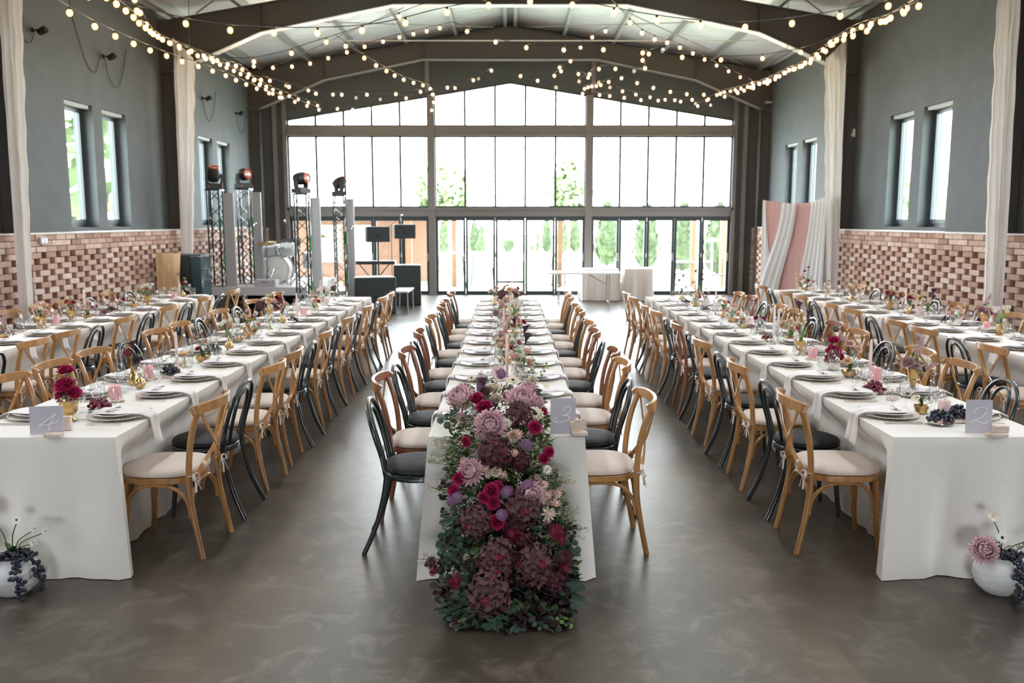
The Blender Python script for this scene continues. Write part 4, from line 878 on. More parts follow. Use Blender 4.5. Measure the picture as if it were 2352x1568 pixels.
for n in CP:
    cnt = {}; x0, x1, y0, y1 = TAB[n]; items = []; fam = {}
    for (k, rec, px, py) in CP[n]:
        k = {'pinkbowl': 'bowl', 'redsp': 'bottle'}.get(k, k); x, y = at(px, py); x = max(x0 + .22, min(x1 - .22, x)); y = max(y0 + .1, min(y1 - .12, y)); items.append([y, x, k, rec])
    items.sort()
    for i in range(len(items)):                                      # push apart things that would touch
        for _ in range(12):
            hit = [q for q in items[:i] if math.hypot(q[0] - items[i][0], q[1] - items[i][1]) < .112]
            if not hit: break
            items[i][1] += .04 if items[i][1] >= hit[-1][1] else -.04; items[i][0] += .015; items[i][1] = max(x0 + .27, min(x1 - .27, items[i][1]))
    for (y, x, k, rec) in items:
        f = {'bgr': 'black grapes', 'rgr': 'red grapes', 'taper': 'pink taper', 'lowtaper': 'slim pink taper', 'ivorytaper': 'ivory taper', 'pillar': 'pink pillar candle', 'palepillar': 'blush pillar candle'}.get(k, VP[k][2] if k in VP else k)
        fam.setdefault(f, []).append(y); fam.setdefault('#' + rec, []).append(y)
    seen_n = {}
    for (y, x, k, rec) in items:
        f = {'bgr': 'black grapes', 'rgr': 'red grapes', 'taper': 'pink taper', 'lowtaper': 'slim pink taper', 'ivorytaper': 'ivory taper', 'pillar': 'pink pillar candle', 'palepillar': 'blush pillar candle'}.get(k, VP[k][2] if k in VP else k)
        def w_(key, base):
            i = seen_n.get(key, 0); seen_n[key] = i + 1; m_ = len(fam[key])
            return f"{base} on {TN2[n]}" + ('' if m_ == 1 else f", {ORD[i]} from the front")
        lab = w_(f, f)
        if k in VP:
            if k == 'cone':
                s_ = thing('vase_stand', 'thin wire stand holding the cone vase on ' + TN2[n], 'stand', (x, y, Z)); MB().tube([(.034 * math.cos(q), .034 * math.sin(q), .003) for q in [2 * PI * j / 20 for j in range(20)]], .002, 5, closed=True).tube([(.034 * math.cos(q), .034 * math.sin(q), .10) for q in [2 * PI * j / 20 for j in range(20)]], .002, 5, closed=True).build('rings', 'goldcut', s_)
                for q in (0, 2.1, 4.2): MB().tube([(.034 * math.cos(q), .034 * math.sin(q), .003), (.034 * math.cos(q), .034 * math.sin(q), .10)], .002, 5).build('rod', 'goldcut', s_)
                vase(k, x, y, lab, z=Z + .005)
            else: vase(k, x, y, lab)
            if rec: bouquet(x, y, Z + RIM[k], AR[rec], w_('#' + rec, AD[rec]))
        elif k == 'bgr' or k == 'rgr':
            if k == 'rgr' or R.random() < .4:
                t = 'small dish under the ' + lab; o = MB().lathe([(.04, 0), (.045, .002), (.07, .010), (.068, .012), (.04, .005), (0, .004)], 24).build('fruit_dish', 'silver'); o.location = (x, y, Z); tag(o, t, 'dish'); zz = Z + .012
            else: block(x, y, Z, .12, .09, .02, R.uniform(-.4, .4), 'blush stone under the ' + lab); zz = Z + .021
            if y < 8: grapes(x, y, zz, lab, 'grape' if k == 'bgr' else 'redgrape', 48, .068, .05, .06)
            else: grapes(x, y, zz, lab, 'grape' if k == 'bgr' else 'redgrape', 26, .055, .045, .05)
        else:
            if k in ('pillar', 'palepillar'): block(x, y, Z, .10, .085, .014, R.uniform(-.5, .5), 'flat blush stone under the ' + lab); cand(k, x, y, lab, base=.0145)
            else: cand(k, x, y, lab, h={'taper': .25, 'lowtaper': .30, 'ivorytaper': .26}[k])
# ------------------------------------------------------------------ numbered cards and their stone rests
def numcard(px0, px1, py, h, strokes, num, tilt, label, tname):
    a, b = at(px0, py), at(px1, py); w = b[0] - a[0]; t = thing('table_number_card', label, 'sign', ((a[0] + b[0]) / 2, (a[1] + b[1]) / 2, Z), tilt); t.rotation_euler = (-.08, 0, tilt)
    MB().box((0, 0, h / 2), (w, .003, h)).build('card', 'card', t, smooth=False); s = MB()
    for st in strokes: s.bar([(q.x, -.0022, q.z) for q in smooth_path([((x - .5) * w, 0, (1 - y) * h) for x, y in st], 5)], .001, .0042, up=(0, 0, 1)); s.tube([(q.x, -.0022, q.z) for q in smooth_path([((x - .5) * w, 0, (1 - y) * h) for x, y in st], 5)], .0019, 6)
    s.build('numeral', 'white', t)['label'] = 'white handwritten number ' + num
numcard(1264, 1322, 998, .190, [[(.50, .36), (.58, .27), (.72, .23), (.80, .27), (.76, .38), (.62, .46), (.50, .48), (.66, .48), (.76, .54), (.68, .62), (.45, .67), (.22, .67), (.12, .62), (.18, .56), (.28, .54)]], '3', 0, 'lilac number card on the centre table beside the flower garland', 3)
numcard(72, 145, 999, .150, [[(.80, .27), (.62, .42), (.42, .58), (.28, .70), (.45, .67), (.65, .62), (.80, .57), (.83, .52)], [(.76, .30), (.66, .52), (.58, .70), (.56, .80), (.60, .84)]], '4', .14, 'lilac number card on the inner left table by the brass urn', 4)
numcard(2217, 2277, 996, .178, [[(.30, .42), (.34, .32), (.48, .25), (.66, .24), (.78, .28), (.74, .40), (.58, .52), (.36, .62), (.16, .68), (.36, .63), (.58, .68), (.74, .70), (.84, .64)]], '2', -.03, 'mauve number card on the inner right table beside the black grapes', 2)
for (px, py, w, h, z, rz, lab) in [(1330, 1001, .085, .022, 0, .05, 'lower flat stone beside the centre number card'), (124, 1004, .085, .02, 0, .1, 'flat stone in front of the inner left number card'), (2289, 1003, .10, .018, 0, .0, 'lower flat stone before the inner right number card')]:
    x, y = at(px, py); block(x, y, Z, w, .05, h, rz, lab)
x, y = at(1326, 1000); o = block(x + .01, y, Z + .023, .085, .014, .06, .1, 'upright blush stone leaning by the centre number card'); o.rotation_euler = (0, -.25, .1)
x, y = at(2296, 1002); block(x, y, Z + .019, .078, .035, .036, 0, 'upper blush stone before the inner right number card')
x, y = at(150, 990); block(x, y + .02, Z, .05, .03, .075, .2, 'upright stone behind the inner left number card')
for (px, py, w, d, rz, lab) in [(2187, 972, .10, .03, .1, 'pale stone bar below the black grapes on the inner right table'), (2040, 905, .09, .03, .2, 'cream stone bar right of the red grapes on the inner right table'), (2052, 918, .09, .05, .6, 'thin stone tile right of the red grapes'), (398, 868, .10, .05, .1, 'rounded pebble beside the black grapes on the inner left table')]:
    x, y = at(px, py); block(x, y, Z, w, d, .018, rz, lab)
# ------------------------------------------------------------------ white floor pots
def pot(x, y, s, label):
    t = thing('ceramic_pot', label, 'pot', (x, y, 0)); MB().lathe([(.062, 0), (.075, .005), (.11, .04), (.126, .09), (.122, .13), (.098, .168), (.074, .184), (.078, .195), (.07, .195), (.066, .184), (.09, .16), (.10, .12), (0, .10)], 40).build('pot_body', 'pot', t, ang=60); return t
for (px, py, s, side) in [(60, 1340, -1, 'left'), (2256, 1330, 1, 'right')]:
    x, y, _ = atz(px, py, 0); y = 4.235; x *= 1.0; pot(x, y, s, f'white round pot on the floor before the inner {side} table')
    def hang(s=s):
        a = R.uniform(-2.9, .1) if s < 0 else R.uniform(-2.2, -.2); t_ = R.random()
        if t_ < .42: q = .015 + .075 * R.random(); return Vector((q * math.cos(a) + .01, q * math.sin(a), .193 + .035 * R.random()))
        zz = R.random() ** 1.3; aa = (R.choice([-1.15, -1.15, -.45]) if s < 0 else R.choice([-1.45, -1.2])) + R.gauss(0, .13 * (1.2 - zz * .8)); rad = .09 + .045 * math.sin(min(1, zz * 1.5) * PI * .55) + .012 + R.uniform(0, .02); return Vector((rad * math.cos(aa), rad * math.sin(aa), .205 - zz * .19))
    grapes(x, y, 0, f'black grapes spilling over the white pot on the {side}', 'grape', 99, r=.0105, h=.2, hang=hang, near=1.25)
    L_ = [('mum', 'pink', -.105, -.07, .05, .062), ('mum', 'pink', -.115, .0, .22, .045), ('gerbera', 'whitepet', .05, -.02, .20, .024), ('spray', 'whitepet', .13, -.01, .15, .021), ('spray', 'whitepet', .19, -.02, .14, .021), ('spray', 'whitepet', .13, -.03, .085, .021)] if s < 0 else \
         [('mum', 'pink', -.118, -.06, .055, .062), ('gerbera', 'whitepet', -.03, -.05, .115, .032), ('cosmos', 'cream', -.062, -.01, .21, .028), ('spray', 'cream', .22, 0, .10, .02)]
    b = bouquet(x, y, .19, [], f'pink and white flowers in the white pot on the {side}', leaf=5)
    sm = MB()
    for (k, m_, dx, dy, dz, r) in L_:
        bloom(k, m_, (dx, dy, dz), r, (dx * .4 + (-.1 if s > 0 else .1), -1, .45), b)
        sm.tube(smooth_path([(dx * .15, 0, 0), (dx * .3, dy * .3, dz * .55), (dx * .95, dy + .01, dz - .01)], 4), .0028, 6)
    if s > 0:
        sm.tube(smooth_path([(.03, 0, 0), (.10, -.01, .05), (.18, 0, .09), (.28, .02, .14)], 4), .003, 6)
        for k in range(40): q = k / 40; sm.tube([(.08 + q * .2, 0, .04 + q * .1), (.08 + q * .2 + R.uniform(-.01, .01), R.uniform(-.015, .015), .04 + q * .1 + R.choice([-.014, .014]))], .0015, 4)
    sm.build('flower_stems', 'green', b)
# ------------------------------------------------------------------ the flower garland falling from the centre table to the floor
def lerpt(T, v):
    for (a, p), (b, q) in zip(T, T[1:]):
        if v <= b: t = (v - a) / (b - a); return p + (q - p) * max(0, t)
    return T[-1][1]
YS = [(800, 5.45), (860, 5.12), (930, 4.70), (985, 4.40), (1040, 4.30), (1200, 4.14), (1350, 3.94), (1450, 3.80)]
XL = [(865, 1085), (890, 1058), (930, 1042), (1000, 1036), (1060, 1032), (1130, 1024), (1220, 1030), (1290, 1022), (1340, 1010), (1400, 1018), (1450, 1055)]
XR = [(865, 1200), (890, 1232), (930, 1250), (1000, 1255), (1060, 1262), (1130, 1284), (1220, 1305), (1290, 1318), (1340, 1325), (1400, 1318), (1450, 1290)]
GO = Vector((-.02, 4.3, 0)); ga = thing('floral_garland', 'lush flower garland cascading from the centre table down to the floor', 'flower garland', GO)
def gp(px, py, lift=0):
    y = lerpt(YS, py) - lift; p = Vector(aty(px, py, y)); p.z = max(p.z, .012 + (TH if p.y > 4.46 else 0)); return p - GO
def gdir(px, py):
    up = 1.2 if py < 960 else (.55 if py < 1100 else .35); return (((px - 1160) / 130) * .55 + R.uniform(-.12, .12), -1 if py > 900 else -.6, up)
core = MB()
for k in range(110):
    py = R.uniform(1070, 1430); px = lerpt(XL, py) + (lerpt(XR, py) - lerpt(XL, py)) * R.uniform(.2, .8); p = gp(px, py, -.07); r = R.uniform(.04, .06); p.z = max(p.z, r + .005 + (TH if p.y + GO.y > 4.40 else 0))
    if p.y + GO.y > 4.34 and p.z < TH: p.y = 4.33 - GO.y
    core.ball(p, r, 8, 6)
core.build('foliage_core', 'euca', ga)
PI_ = dict(al=('allium', 'allium'), ge=('gerbera', 'cream'), da=('spray', 'whitepet'), pb=('pin', 'burg'), pc=('pin', 'crimson'), rm=('rose', 'magenta'), rc=('rose', 'cream'), rb=('rose', 'blush'), mu=('mum', 'pink'), hy=('hydrangea', 'burg2'), hd=('hydrangea', 'burg'), br=('bride', 'blush'), bw=('bride', 'cream'), rv=('rose', 'mauve'), lt=('cosmos', 'cream'), co=('cosmos', 'peach'))
GL = [('al', 1151, 858, .026, .08), ('al', 1209, 1021, .026, .05), ('al', 1165, 1130, .028, .06), ('al', 1212, 1115, .027, .07), ('al', 1050, 1142, .025, .05), ('al', 1038, 1149, .022, .03), ('al', 1153, 1182, .026, .07), ('al', 1104, 890, .022, .03), ('al', 1148, 955, .022, .02), ('al', 1127, 925, .02, .04),
 ('ge', 1178, 873, .036, .05), ('ge', 1229, 950, .044, .06), ('ge', 1083, 868, .028, .06), ('da', 1105, 961, .026, .06), ('da', 1164, 971, .024, .06), ('da', 1257, 1078, .022, .03), ('lt', 1253, 888, .022, .02),
 ('pb', 1108, 880, .040, .05), ('pb', 1118, 902, .035, .01), ('pc', 1273, 1222, .038, .03), ('pc', 1288, 1238, .026, .04), ('pb', 1292, 1284, .042, .03), ('pc', 1297, 1304, .026, .05), ('pb', 994, 1292, .028, .05), ('pc', 999, 1312, .022, .06), ('pc', 1050, 1334, .034, .06), ('pc', 1174, 1228, .032, .04), ('pb', 1262, 1208, .03, 0),
 ('rm', 1095, 915, .032, .04), ('rm', 1112, 935, .038, .06), ('rm', 1228, 982, .030, .05), ('rm', 1070, 1015, .024, .01), ('rm', 1261, 1038, .024, .05), ('rm', 1249, 1053, .024, .05), ('rm', 1054, 1099, .028, .04), ('rm', 1043, 1127, .028, .03), ('rm', 1129, 1127, .034, .05), ('rm', 1143, 1117, .026, .04), ('rm', 1112, 1142, .026, .04), ('rm', 1133, 1154, .030, .04), ('rm', 1142, 1198, .032, .04), ('rm', 1248, 946, .02, .0), ('rm', 1196, 1180, .018, .04),
 ('rc', 1135, 893, .034, .04), ('rc', 1224, 872, .026, .03), ('rc', 1140, 916, .032, .03), ('rv', 1162, 912, .03, .03), ('rc', 1140, 1082, .024, .05), ('rc', 1158, 1036, .018, .06), ('rv', 1074, 912, .026, .03), ('rb', 1180, 1000, .026, .02), ('bw', 1122, 1092, .022, .04), ('rb', 1150, 866, .02, .0),
 ('mu', 1058, 912, .062, .02), ('mu', 1198, 920, .070, .04), ('mu', 1126, 976, .066, .05), ('mu', 1080, 1082, .052, .03), ('mu', 1219, 1138, .058, .04), ('mu', 1214, 893, .04, .0), ('mu', 1232, 925, .036, .0),
 ('hd', 1196, 960, .066, .01), ('hd', 1137, 1040, .072, .02), ('hy', 1200, 1165, .078, .02), ('hy', 1092, 1200, .070, .02), ('hy', 1142, 1285, .082, .05), ('hy', 1228, 1298, .085, .03), ('hy', 1124, 1362, .088, .05), ('hd', 1180, 1208, .055, -.01), ('hy', 1188, 940, .04, 0), ('hd', 1196, 1058, .045, .0), ('hd', 1205, 1245, .05, -.02), ('hd', 1270, 1330, .05, 0),
 ('br', 1244, 1144, .032, .03), ('br', 1281, 1132, .028, .03), ('br', 1276, 1154, .028, .03), ('br', 1256, 1137, .028, .03), ('br', 1118, 1077, .03, .04), ('br', 1181, 1041, .026, .04), ('bw', 1259, 1180, .042, .03), ('br', 1192, 997, .028, .03), ('br', 1156, 1090, .024, .02), ('bw', 1250, 1112, .024, .01), ('br', 1068, 1062, .028, .02), ('bw', 1256, 1200, .03, .0)]
for (k, px, py, r, lift) in GL: bloom(*PI_[k], gp(px, py, lift + .018 + r * .35), r * 1.16, gdir(px, py), ga)
for k in range(74):                                                  # small mauve astrantia and sedum heads
    py = R.uniform(890, 1190); px = lerpt(XL, py) + (lerpt(XR, py) - lerpt(XL, py)) * R.choice([R.uniform(0, .35), R.uniform(.6, 1), R.random()])
    bloom('spray' if k % 3 else 'sedum', 'mauve', gp(px, py, R.uniform(0, .05)), R.uniform(.014, .021), gdir(px, py), ga)
def leafset(n, rng, side, m_, L0, L1, W, name, spread=0, lift=(-.07, .012), rnd=False):
    mb = MB()
    for k in range(n):
        py = R.uniform(*rng); f = R.uniform(*side); px = lerpt(XL, py) + (lerpt(XR, py) - lerpt(XL, py)) * f; p = gp(px, py, R.uniform(*lift)); L = R.uniform(L0, L1); w = L * W
        d = Vector(((f - .5) * 1.6 + R.uniform(-.7, .7), -R.uniform(.1, 1), R.uniform(-.5, .9))).normalized(); u = d.orthogonal().normalized(); u.rotate(Matrix.Rotation(R.uniform(0, 6), 3, d)); nn = d.cross(u); mb.m = R.randrange(len(m_)); b = L * R.uniform(-.15, .2)
        a = [p, p + d * L * .2 + u * w * .7, p + d * L * .5 + u * w + nn * b * .3, p + d * L * .82 + u * w * .62 + nn * b * .75, p + d * L + nn * b, p + d * L * .82 - u * w * .62 + nn * b * .75, p + d * L * .5 - u * w + nn * b * .3, p + d * L * .2 - u * w * .7, p + d * L * .5 + nn * b * .2 - nn * L * .08]
        mb.add(a, [(j, (j + 1) % 8, 8) for j in range(8)])
    o = mb.build(name, m_, ga, fix=False, ang=80); o['kind'] = 'stuff'; return o
leafset(3600, (885, 1310), (0, 1), ['green', 'olive', 'green'], .024, .055, .17, 'fine_foliage')['label'] = 'fine olive green foliage'
leafset(900, (1190, 1450), (0, 1), ['euca', 'green', 'euca'], .03, .055, .36, 'eucalyptus_leaves')['label'] = 'round blue-green eucalyptus leaves'
leafset(600, (1290, 1440), (.5, .95), ['darkleaf'], .03, .06, .36, 'smoke_bush_leaves')['label'] = 'dark burgundy leaves low on the right'
leafset(160, (1130, 1440), (-.03, .22), ['darkleaf', 'euca'], .025, .045, .42, 'dusky_leaves', lift=(-.02, .04))['label'] = 'dusky rounded leaves on the left edge'
wf = MB()                                                           # waxflower and tiny buds on thin twigs
def twig(p, d, L, n, fl):
    q = [p]; dd = Vector(d).normalized()
    for k in range(4): dd = (dd + Vector((R.uniform(-.2, .2), R.uniform(-.2, .2), R.uniform(-.1, .2)))).normalized(); q.append(q[-1] + dd * L / 4)
    wf.m = 1; wf.tube(q, .0012, 4)
    for k in range(n):
        i = R.randrange(1, 4); c = q[i].lerp(q[i + 1], R.random()) + Vector((R.uniform(-1, 1), R.uniform(-1, 1), R.uniform(-1, 1))) * .010; wf.m = 0 if R.random() < fl else 1
        if wf.m == 0:
            u = Vector((R.uniform(-1, 1), -1, R.uniform(-.3, 1))).normalized(); a = u.orthogonal().normalized(); b = u.cross(a); r = R.uniform(.0028, .0045)
            wf.add([c + u * .001] + [c + (a * math.cos(j * PI / 5) + b * math.sin(j * PI / 5)) * (r if j % 2 == 0 else r * .6) for j in range(10)], [(0, 1 + j, 1 + (j + 1) % 10) for j in range(10)])
        else:
            e = Vector((R.uniform(-1, 1), R.uniform(-1, .2), R.uniform(-.5, 1))).normalized() * .016; s = e.orthogonal().normalized() * .0018; wf.add([c, c + e * .5 + s, c + e, c + e * .5 - s], [(0, 1, 2, 3)])
for k in range(120):
    py = R.uniform(960, 1240); f = R.choice([R.uniform(0, .4), R.uniform(.45, 1), R.random()]); px = lerpt(XL, py) + (lerpt(XR, py) - lerpt(XL, py)) * f
    twig(gp(px, py, .0), ((f - .5) * 1.5, -.5, .5), .07, 11, .6)
for (px, py, dx) in [(1040, 1030, -1), (1036, 1045, -1), (1034, 1060, -1), (1034, 1068, -1), (1040, 1015, -.8), (1030, 1130, -.9), (1040, 1300, -1.2), (1010, 1285, -1), (1285, 1200, .5), (1295, 1210, .7), (1300, 1225, .6), (1260, 1100, .6), (1275, 1110, .5), (1290, 1190, .4)]:
    for j in range(3): twig(gp(px, py, 0), (dx, -.25, R.uniform(-.1, .35)), R.uniform(.08, .13), 18, .3)
o = wf.build('waxflower_sprays', ['cream', 'olive'], ga, fix=False, smooth=False); o['kind'] = 'stuff'; o['label'] = 'tiny cream waxflowers on thin twigs'
def sprig(px, py, dx, dz, n, m_, L=.12, r=.018):
    p = gp(px, py, .02); e = p + Vector((dx, -.03, dz)).normalized() * L; mb = MB(); mb.tube([p, p.lerp(e, .5) + Vector((0, 0, .01)), e], .0016, 5)
    for k in range(n):
        c = p.lerp(e, (k + .5) / n); s = 1 if k % 2 else -1; d = Vector((-dz * s, -.2, dx * s)).normalized(); u = Vector((dx, -.3, dz)).normalized(); q = r * R.uniform(.8, 1.15)
        mb.add([c + d * q] + [c + d * q + (d * math.cos(j * PI / 4) + u * math.sin(j * PI / 4)) * q for j in range(8)], [(0, 1 + j, 1 + (j + 1) % 8) for j in range(8)])
    mb.build('eucalyptus_sprig', m_, ga, fix=False, ang=80)
for a in [(1050, 955, -1, -.5, 5, 'euca', .10, .019), (1044, 1120, -1, .2, 6, 'darkleaf', .08, .014), (1060, 1190, -1, -.4, 7, 'euca', .10, .017), (1060, 1225, -1, -.3, 6, 'euca', .13, .019), (1065, 1255, -1, -.5, 6, 'euca', .14, .02), (1290, 1225, 1, .3, 6, 'darkleaf', .08, .013), (1290, 1250, 1, -.1, 5, 'euca', .09, .016), (1300, 1350, 1, .3, 7, 'euca', .08, .016), (1310, 1375, 1, -.2, 7, 'euca', .07, .015), (1040, 1370, -1, .1, 7, 'darkleaf', .09, .015), (1050, 1400, -1, -.3, 7, 'euca', .08, .015), (1070, 1425, -.8, -.4, 7, 'olive', .07, .012), (1190, 1430, .1, -.6, 7, 'euca', .08, .015), (1230, 1425, .6, -.6, 6, 'euca', .09, .014), (1280, 1415, .8, -.4, 7, 'light', .08, .011), (1135, 1420, -.2, -.7, 6, 'euca', .07, .014), (1095, 1390, -.4, .3, 7, 'euca', .09, .015), (1155, 1395, .5, .2, 7, 'green', .09, .015), (1240, 862, .5, .8, 6, 'light', .09, .008), (1222, 858, .2, .9, 6, 'light', .09, .008), (1020, 1300, -1, .25, 8, 'darkleaf', .09, .012)]: sprig(*a)
# ------------------------------------------------------------------ drapes on the portal frames
def drape(s, y, label, seed, dx=0):
    """voile hung from the sloping haunch down to the floor in front of the column"""
    rr = random.Random(seed); mb = MB(); nz, nu = 46, 40; vs = []; fs = []
    ph = [rr.uniform(0, 6) for _ in range(6)]
    for i in range(nz + 1):
        t = i / nz
        xi = 5.63 + .10 * sstep(t * 2.2) + .16 * sstep((t - .35) * 1.6) ; xo = 6.0 + .07 * t ** 1.5
        xi += dx * (1 - t)
        if t > .5: xi -= .04 * sstep((t - .5) * 2)
        amp = .022 + .03 * sstep(t * 1.5); xi += .012 * math.sin(t * 60 + ph[0]) * (1 - t)
        for j in range(nu + 1):
            u = j / nu; zt = 4.74 + .36 * u; z = zt * (1 - t) + .012 * t
            f = math.sin(u * 26 + ph[1] + 1.5 * math.sin(t * 3 + ph[2])) * amp * .8 + math.sin(u * 11 + ph[3] + t * 2) * amp * .9
            diag = math.sin((z * 7 + u * 9) + ph[4]) * .014 * (1 - sstep(t * 1.6))
            vs.append((s * (xi + (xo - xi) * u), y + f * (1 if u > .02 else .4) + diag, z))
    for i in range(nz):
        for j in range(nu): a = i * (nu + 1) + j; fs.append((a, a + 1, a + nu + 2, a + nu + 1))
    o = mb.add(vs, fs).build('drape', 'drape', fix=False, ang=80)
    return tag(o, label, 'drape', 'white drapes hung from the steel frames')
drape(-1, 10.68, 'long white drape on the left, the one nearest the camera', 1, .11)
drape(1, 10.68, 'long white drape on the right, the one nearest the camera', 2, .11)
drape(-1, 16.08, 'long white drape on the left, further back beside the black cabinet', 3)
drape(1, 16.08, 'long white drape on the right, further back beside the pink backdrop', 4)
# ------------------------------------------------------------------ pink and white backdrop
def backdrop():
    t = thing('backdrop_screen', 'curved photo backdrop draped in pink and white voile by the right wall', 'backdrop', (0, 0, 0))
    P = smooth_path([(5.08, 17.55, 0), (5.35, 17.25, 0), (5.6, 16.9, 0), (5.78, 16.6, 0), (5.9, 16.3, 0)], 6); k = len(P)
    top = [2.27 - .10 * math.sin(PI * i / (k - 1)) + .05 * i / (k - 1) for i in range(k)]
    fr = MB(); fr.tube([(p.x, p.y, tz) for p, tz in zip(P, top)], .012, 8)
    for i in (0, k - 1): fr.tube([(P[i].x, P[i].y, 0), (P[i].x, P[i].y, top[i])], .014, 8)
    fr.bx(P[-1].x - .01, P[-1].x + .05, P[-1].y - .03, P[-1].y + .03, 0, top[-1]); fr.build('frame', 'grey', t)
    def sheet(f0, f1, g0, g1, m_, off, seed, zb=.02):
        rr = random.Random(seed); vs = []; fs = []; nu, nz = 60, 24
        def at(q):
            q = max(0, min(1, q)) * (k - 1); i = min(int(q), k - 2); return P[i].lerp(P[i + 1], q - i), top[i] + (top[i + 1] - top[i]) * (q - i)
        for i in range(nz + 1):
            tt = i / nz
            for j in range(nu + 1):
                u = j / nu; q = (f0 + (f1 - f0) * u) * (1 - sstep(tt)) + (g0 + (g1 - g0) * u) * sstep(tt); p, tz = at(q)
                d = off + .014 * math.sin(u * 50 * abs(f1 - f0) * 2 + 3 * tt + seed); vs.append((p.x - d * .75, p.y - d * .6, tz + .01 - (tz - zb) * tt))
        for i in range(nz):
            for j in range(nu): a = i * (nu + 1) + j; fs.append((a, a + 1, a + nu + 2, a + nu + 1))
        o = MB().add(vs, fs).build('voile_panel', m_, t, fix=False, ang=80); mm = o.modifiers.new('t', 'SOLIDIFY'); mm.thickness = .004; return o
    sheet(0, 1, 0, 1, 'pinkdrape', .03, 1)['label'] = 'pink voile base layer'
    sheet(.0, .06, -.02, .22, 'whitedrape', .075, 2)['label'] = 'white voile at the left edge'
    sheet(.26, .46, .0, .24, 'whitedrape', .115, 3)['label'] = 'white voile swag crossing leftward'
    sheet(.68, 1, .50, 1, 'whitedrape', .085, 4)['label'] = 'white voile on the right half'
backdrop()
# ------------------------------------------------------------------ stage and band equipment
t = thing('stage_platform', 'low white stage deck in the left far corner', 'stage', (-4.95, 18.6, 0))
MB().bx(-1.1, .95, -1.5, 1.5, .42, .58).build('deck', 'stage', t, smooth=False)
for x in (-1.0, .85):
    for y in (-1.4, 1.4): MB().bx(x - .03, x + .03, y - .03, y + .03, 0, .42).build('leg', 'steel', t, smooth=False)
MB().bx(-1.08, .93, 1.3, 1.34, 0, .42).build('rear_skirt', 'blackcushion', t, smooth=False)
def tower(px, y, z0, z1, tilt, label, hl, pl, pw=.2):
    x = aty(px, 600, y)[0]; t = thing('truss_tower', label, 'truss', (x, y, z0), 0, 'black truss towers around the stage'); h = z1 - z0; a = .115; mb = MB()
    for sx in (-1, 1):
        for sy in (-1, 1): MB().tube([(sx * a, sy * a, .01), (sx * a, sy * a, h)], .018, 8).build('chord', 'black', t)
    n = int(h / .22); c = [(-a, -a), (a, -a), (a, a), (-a, a)]
    for k in range(4):
        p, q = c[k], c[(k + 1) % 4]
        for i in range(n):
            za, zb = .03 + i * (h - .06) / n, .03 + (i + 1) * (h - .06) / n
            if i % 2: p, q = q, p
            mb.tube([(p[0], p[1], za), (q[0], q[1], zb)], .009, 6)
    mb.build('lattice', 'black', t); MB().box((0, 0, h + .012), (.3, .3, .024)).box((0, 0, .006), (.34, .34, .012)).build('end_plate', 'black', t, smooth=False)
    g = MB()
    for zz in (.55, .18): g.bx(a + .02, a + .05, -.02, .02, h * zz, h * zz + .3)
    g.build('colour_tube', 'lamp_green', t)['label'] = 'green tube light'
    l = thing('moving_head_light', hl, 'light', (x, y, z1 + .025), tilt[0], 'moving head lights on the towers')
    b = MB(); b.box((0, 0, .05), (.27, .24, .09)); b.build('lamp_base', 'blackplastic', l, smooth=False)
    MB().tube([(.145 * math.cos(q), -.125 + .02 * math.sin(q), .035 + .045 * math.sin(q)) for q in [PI * k / 10 for k in range(11)]], .009, 6).build('base_ring', 'orange', l)['label'] = 'orange arc'
    yk = MB(); 
    for sx in (-1, 1): yk.bar([(sx * .13, 0, .1), (sx * .145, 0, .2), (sx * .13, 0, .3)], .035, .1, up=(0, 1, 0))
    yk.bx(-.13, .13, -.05, .05, .095, .115); yk.build('yoke', 'blackplastic', l)
    hd = MB(); Rm = Matrix.Translation((0, 0, .28)) @ Matrix.Rotation(tilt[1], 4, 'X'); hd.T = Rm; hd.lathe([(.06, -.14), (.1, -.12), (.125, -.02), (.12, .08), (.1, .13), (.1, .15)], 18); hh = hd.build('lamp_head', 'blackplastic', l)
    rg = MB(); rg.T = Rm; rg.tube([(.085 * math.cos(q), .085 * math.sin(q), .155) for q in [2 * PI * k / 20 for k in range(20)]], .014, 6, closed=True); rg.build('lens_ring', 'orange', hh)['label'] = 'orange lens ring'
    ln = MB(); ln.T = Rm; ln.lathe([(.07, .152), (.06, .158), (0, .162)], 16); ln.build('lens', 'chrome', hh)
    tag(MB().box((0, 0, (z1 - .05 - z0) / 2), (pw, .06, z1 - .05 - z0)).build('scrim_panel', 'grey', loc=(x + a + .06 + pw / 2, y - .02, z0), smooth=False), pl, 'panel', 'tall grey panels beside the towers')
tower(500, 17.35, .58, 2.46, (.5, .4), 'black truss tower furthest left on the stage', 'moving head light topping the furthest left tower', 'tall grey panel beside the furthest left tower', .2)
tower(567, 18.1, .58, 2.5, (.9, 1.5), 'black truss tower second from left on the stage', 'moving head light topping the second tower from the left', 'tall grey panel beside the second tower from the left', .17)
tower(697, 16.75, 0, 2.36, (1.1, 1.5), 'black truss tower third from left at the front corner of the stage', 'moving head light topping the third tower from the left', 'tall grey panel beside the third tower from the left', .18)
tower(783, 20.2, 0, 2.42, (2.2, 1.0), 'black truss tower furthest right, near the glass doors', 'moving head light topping the furthest right tower', 'tall grey panel beside the furthest right tower', .16)
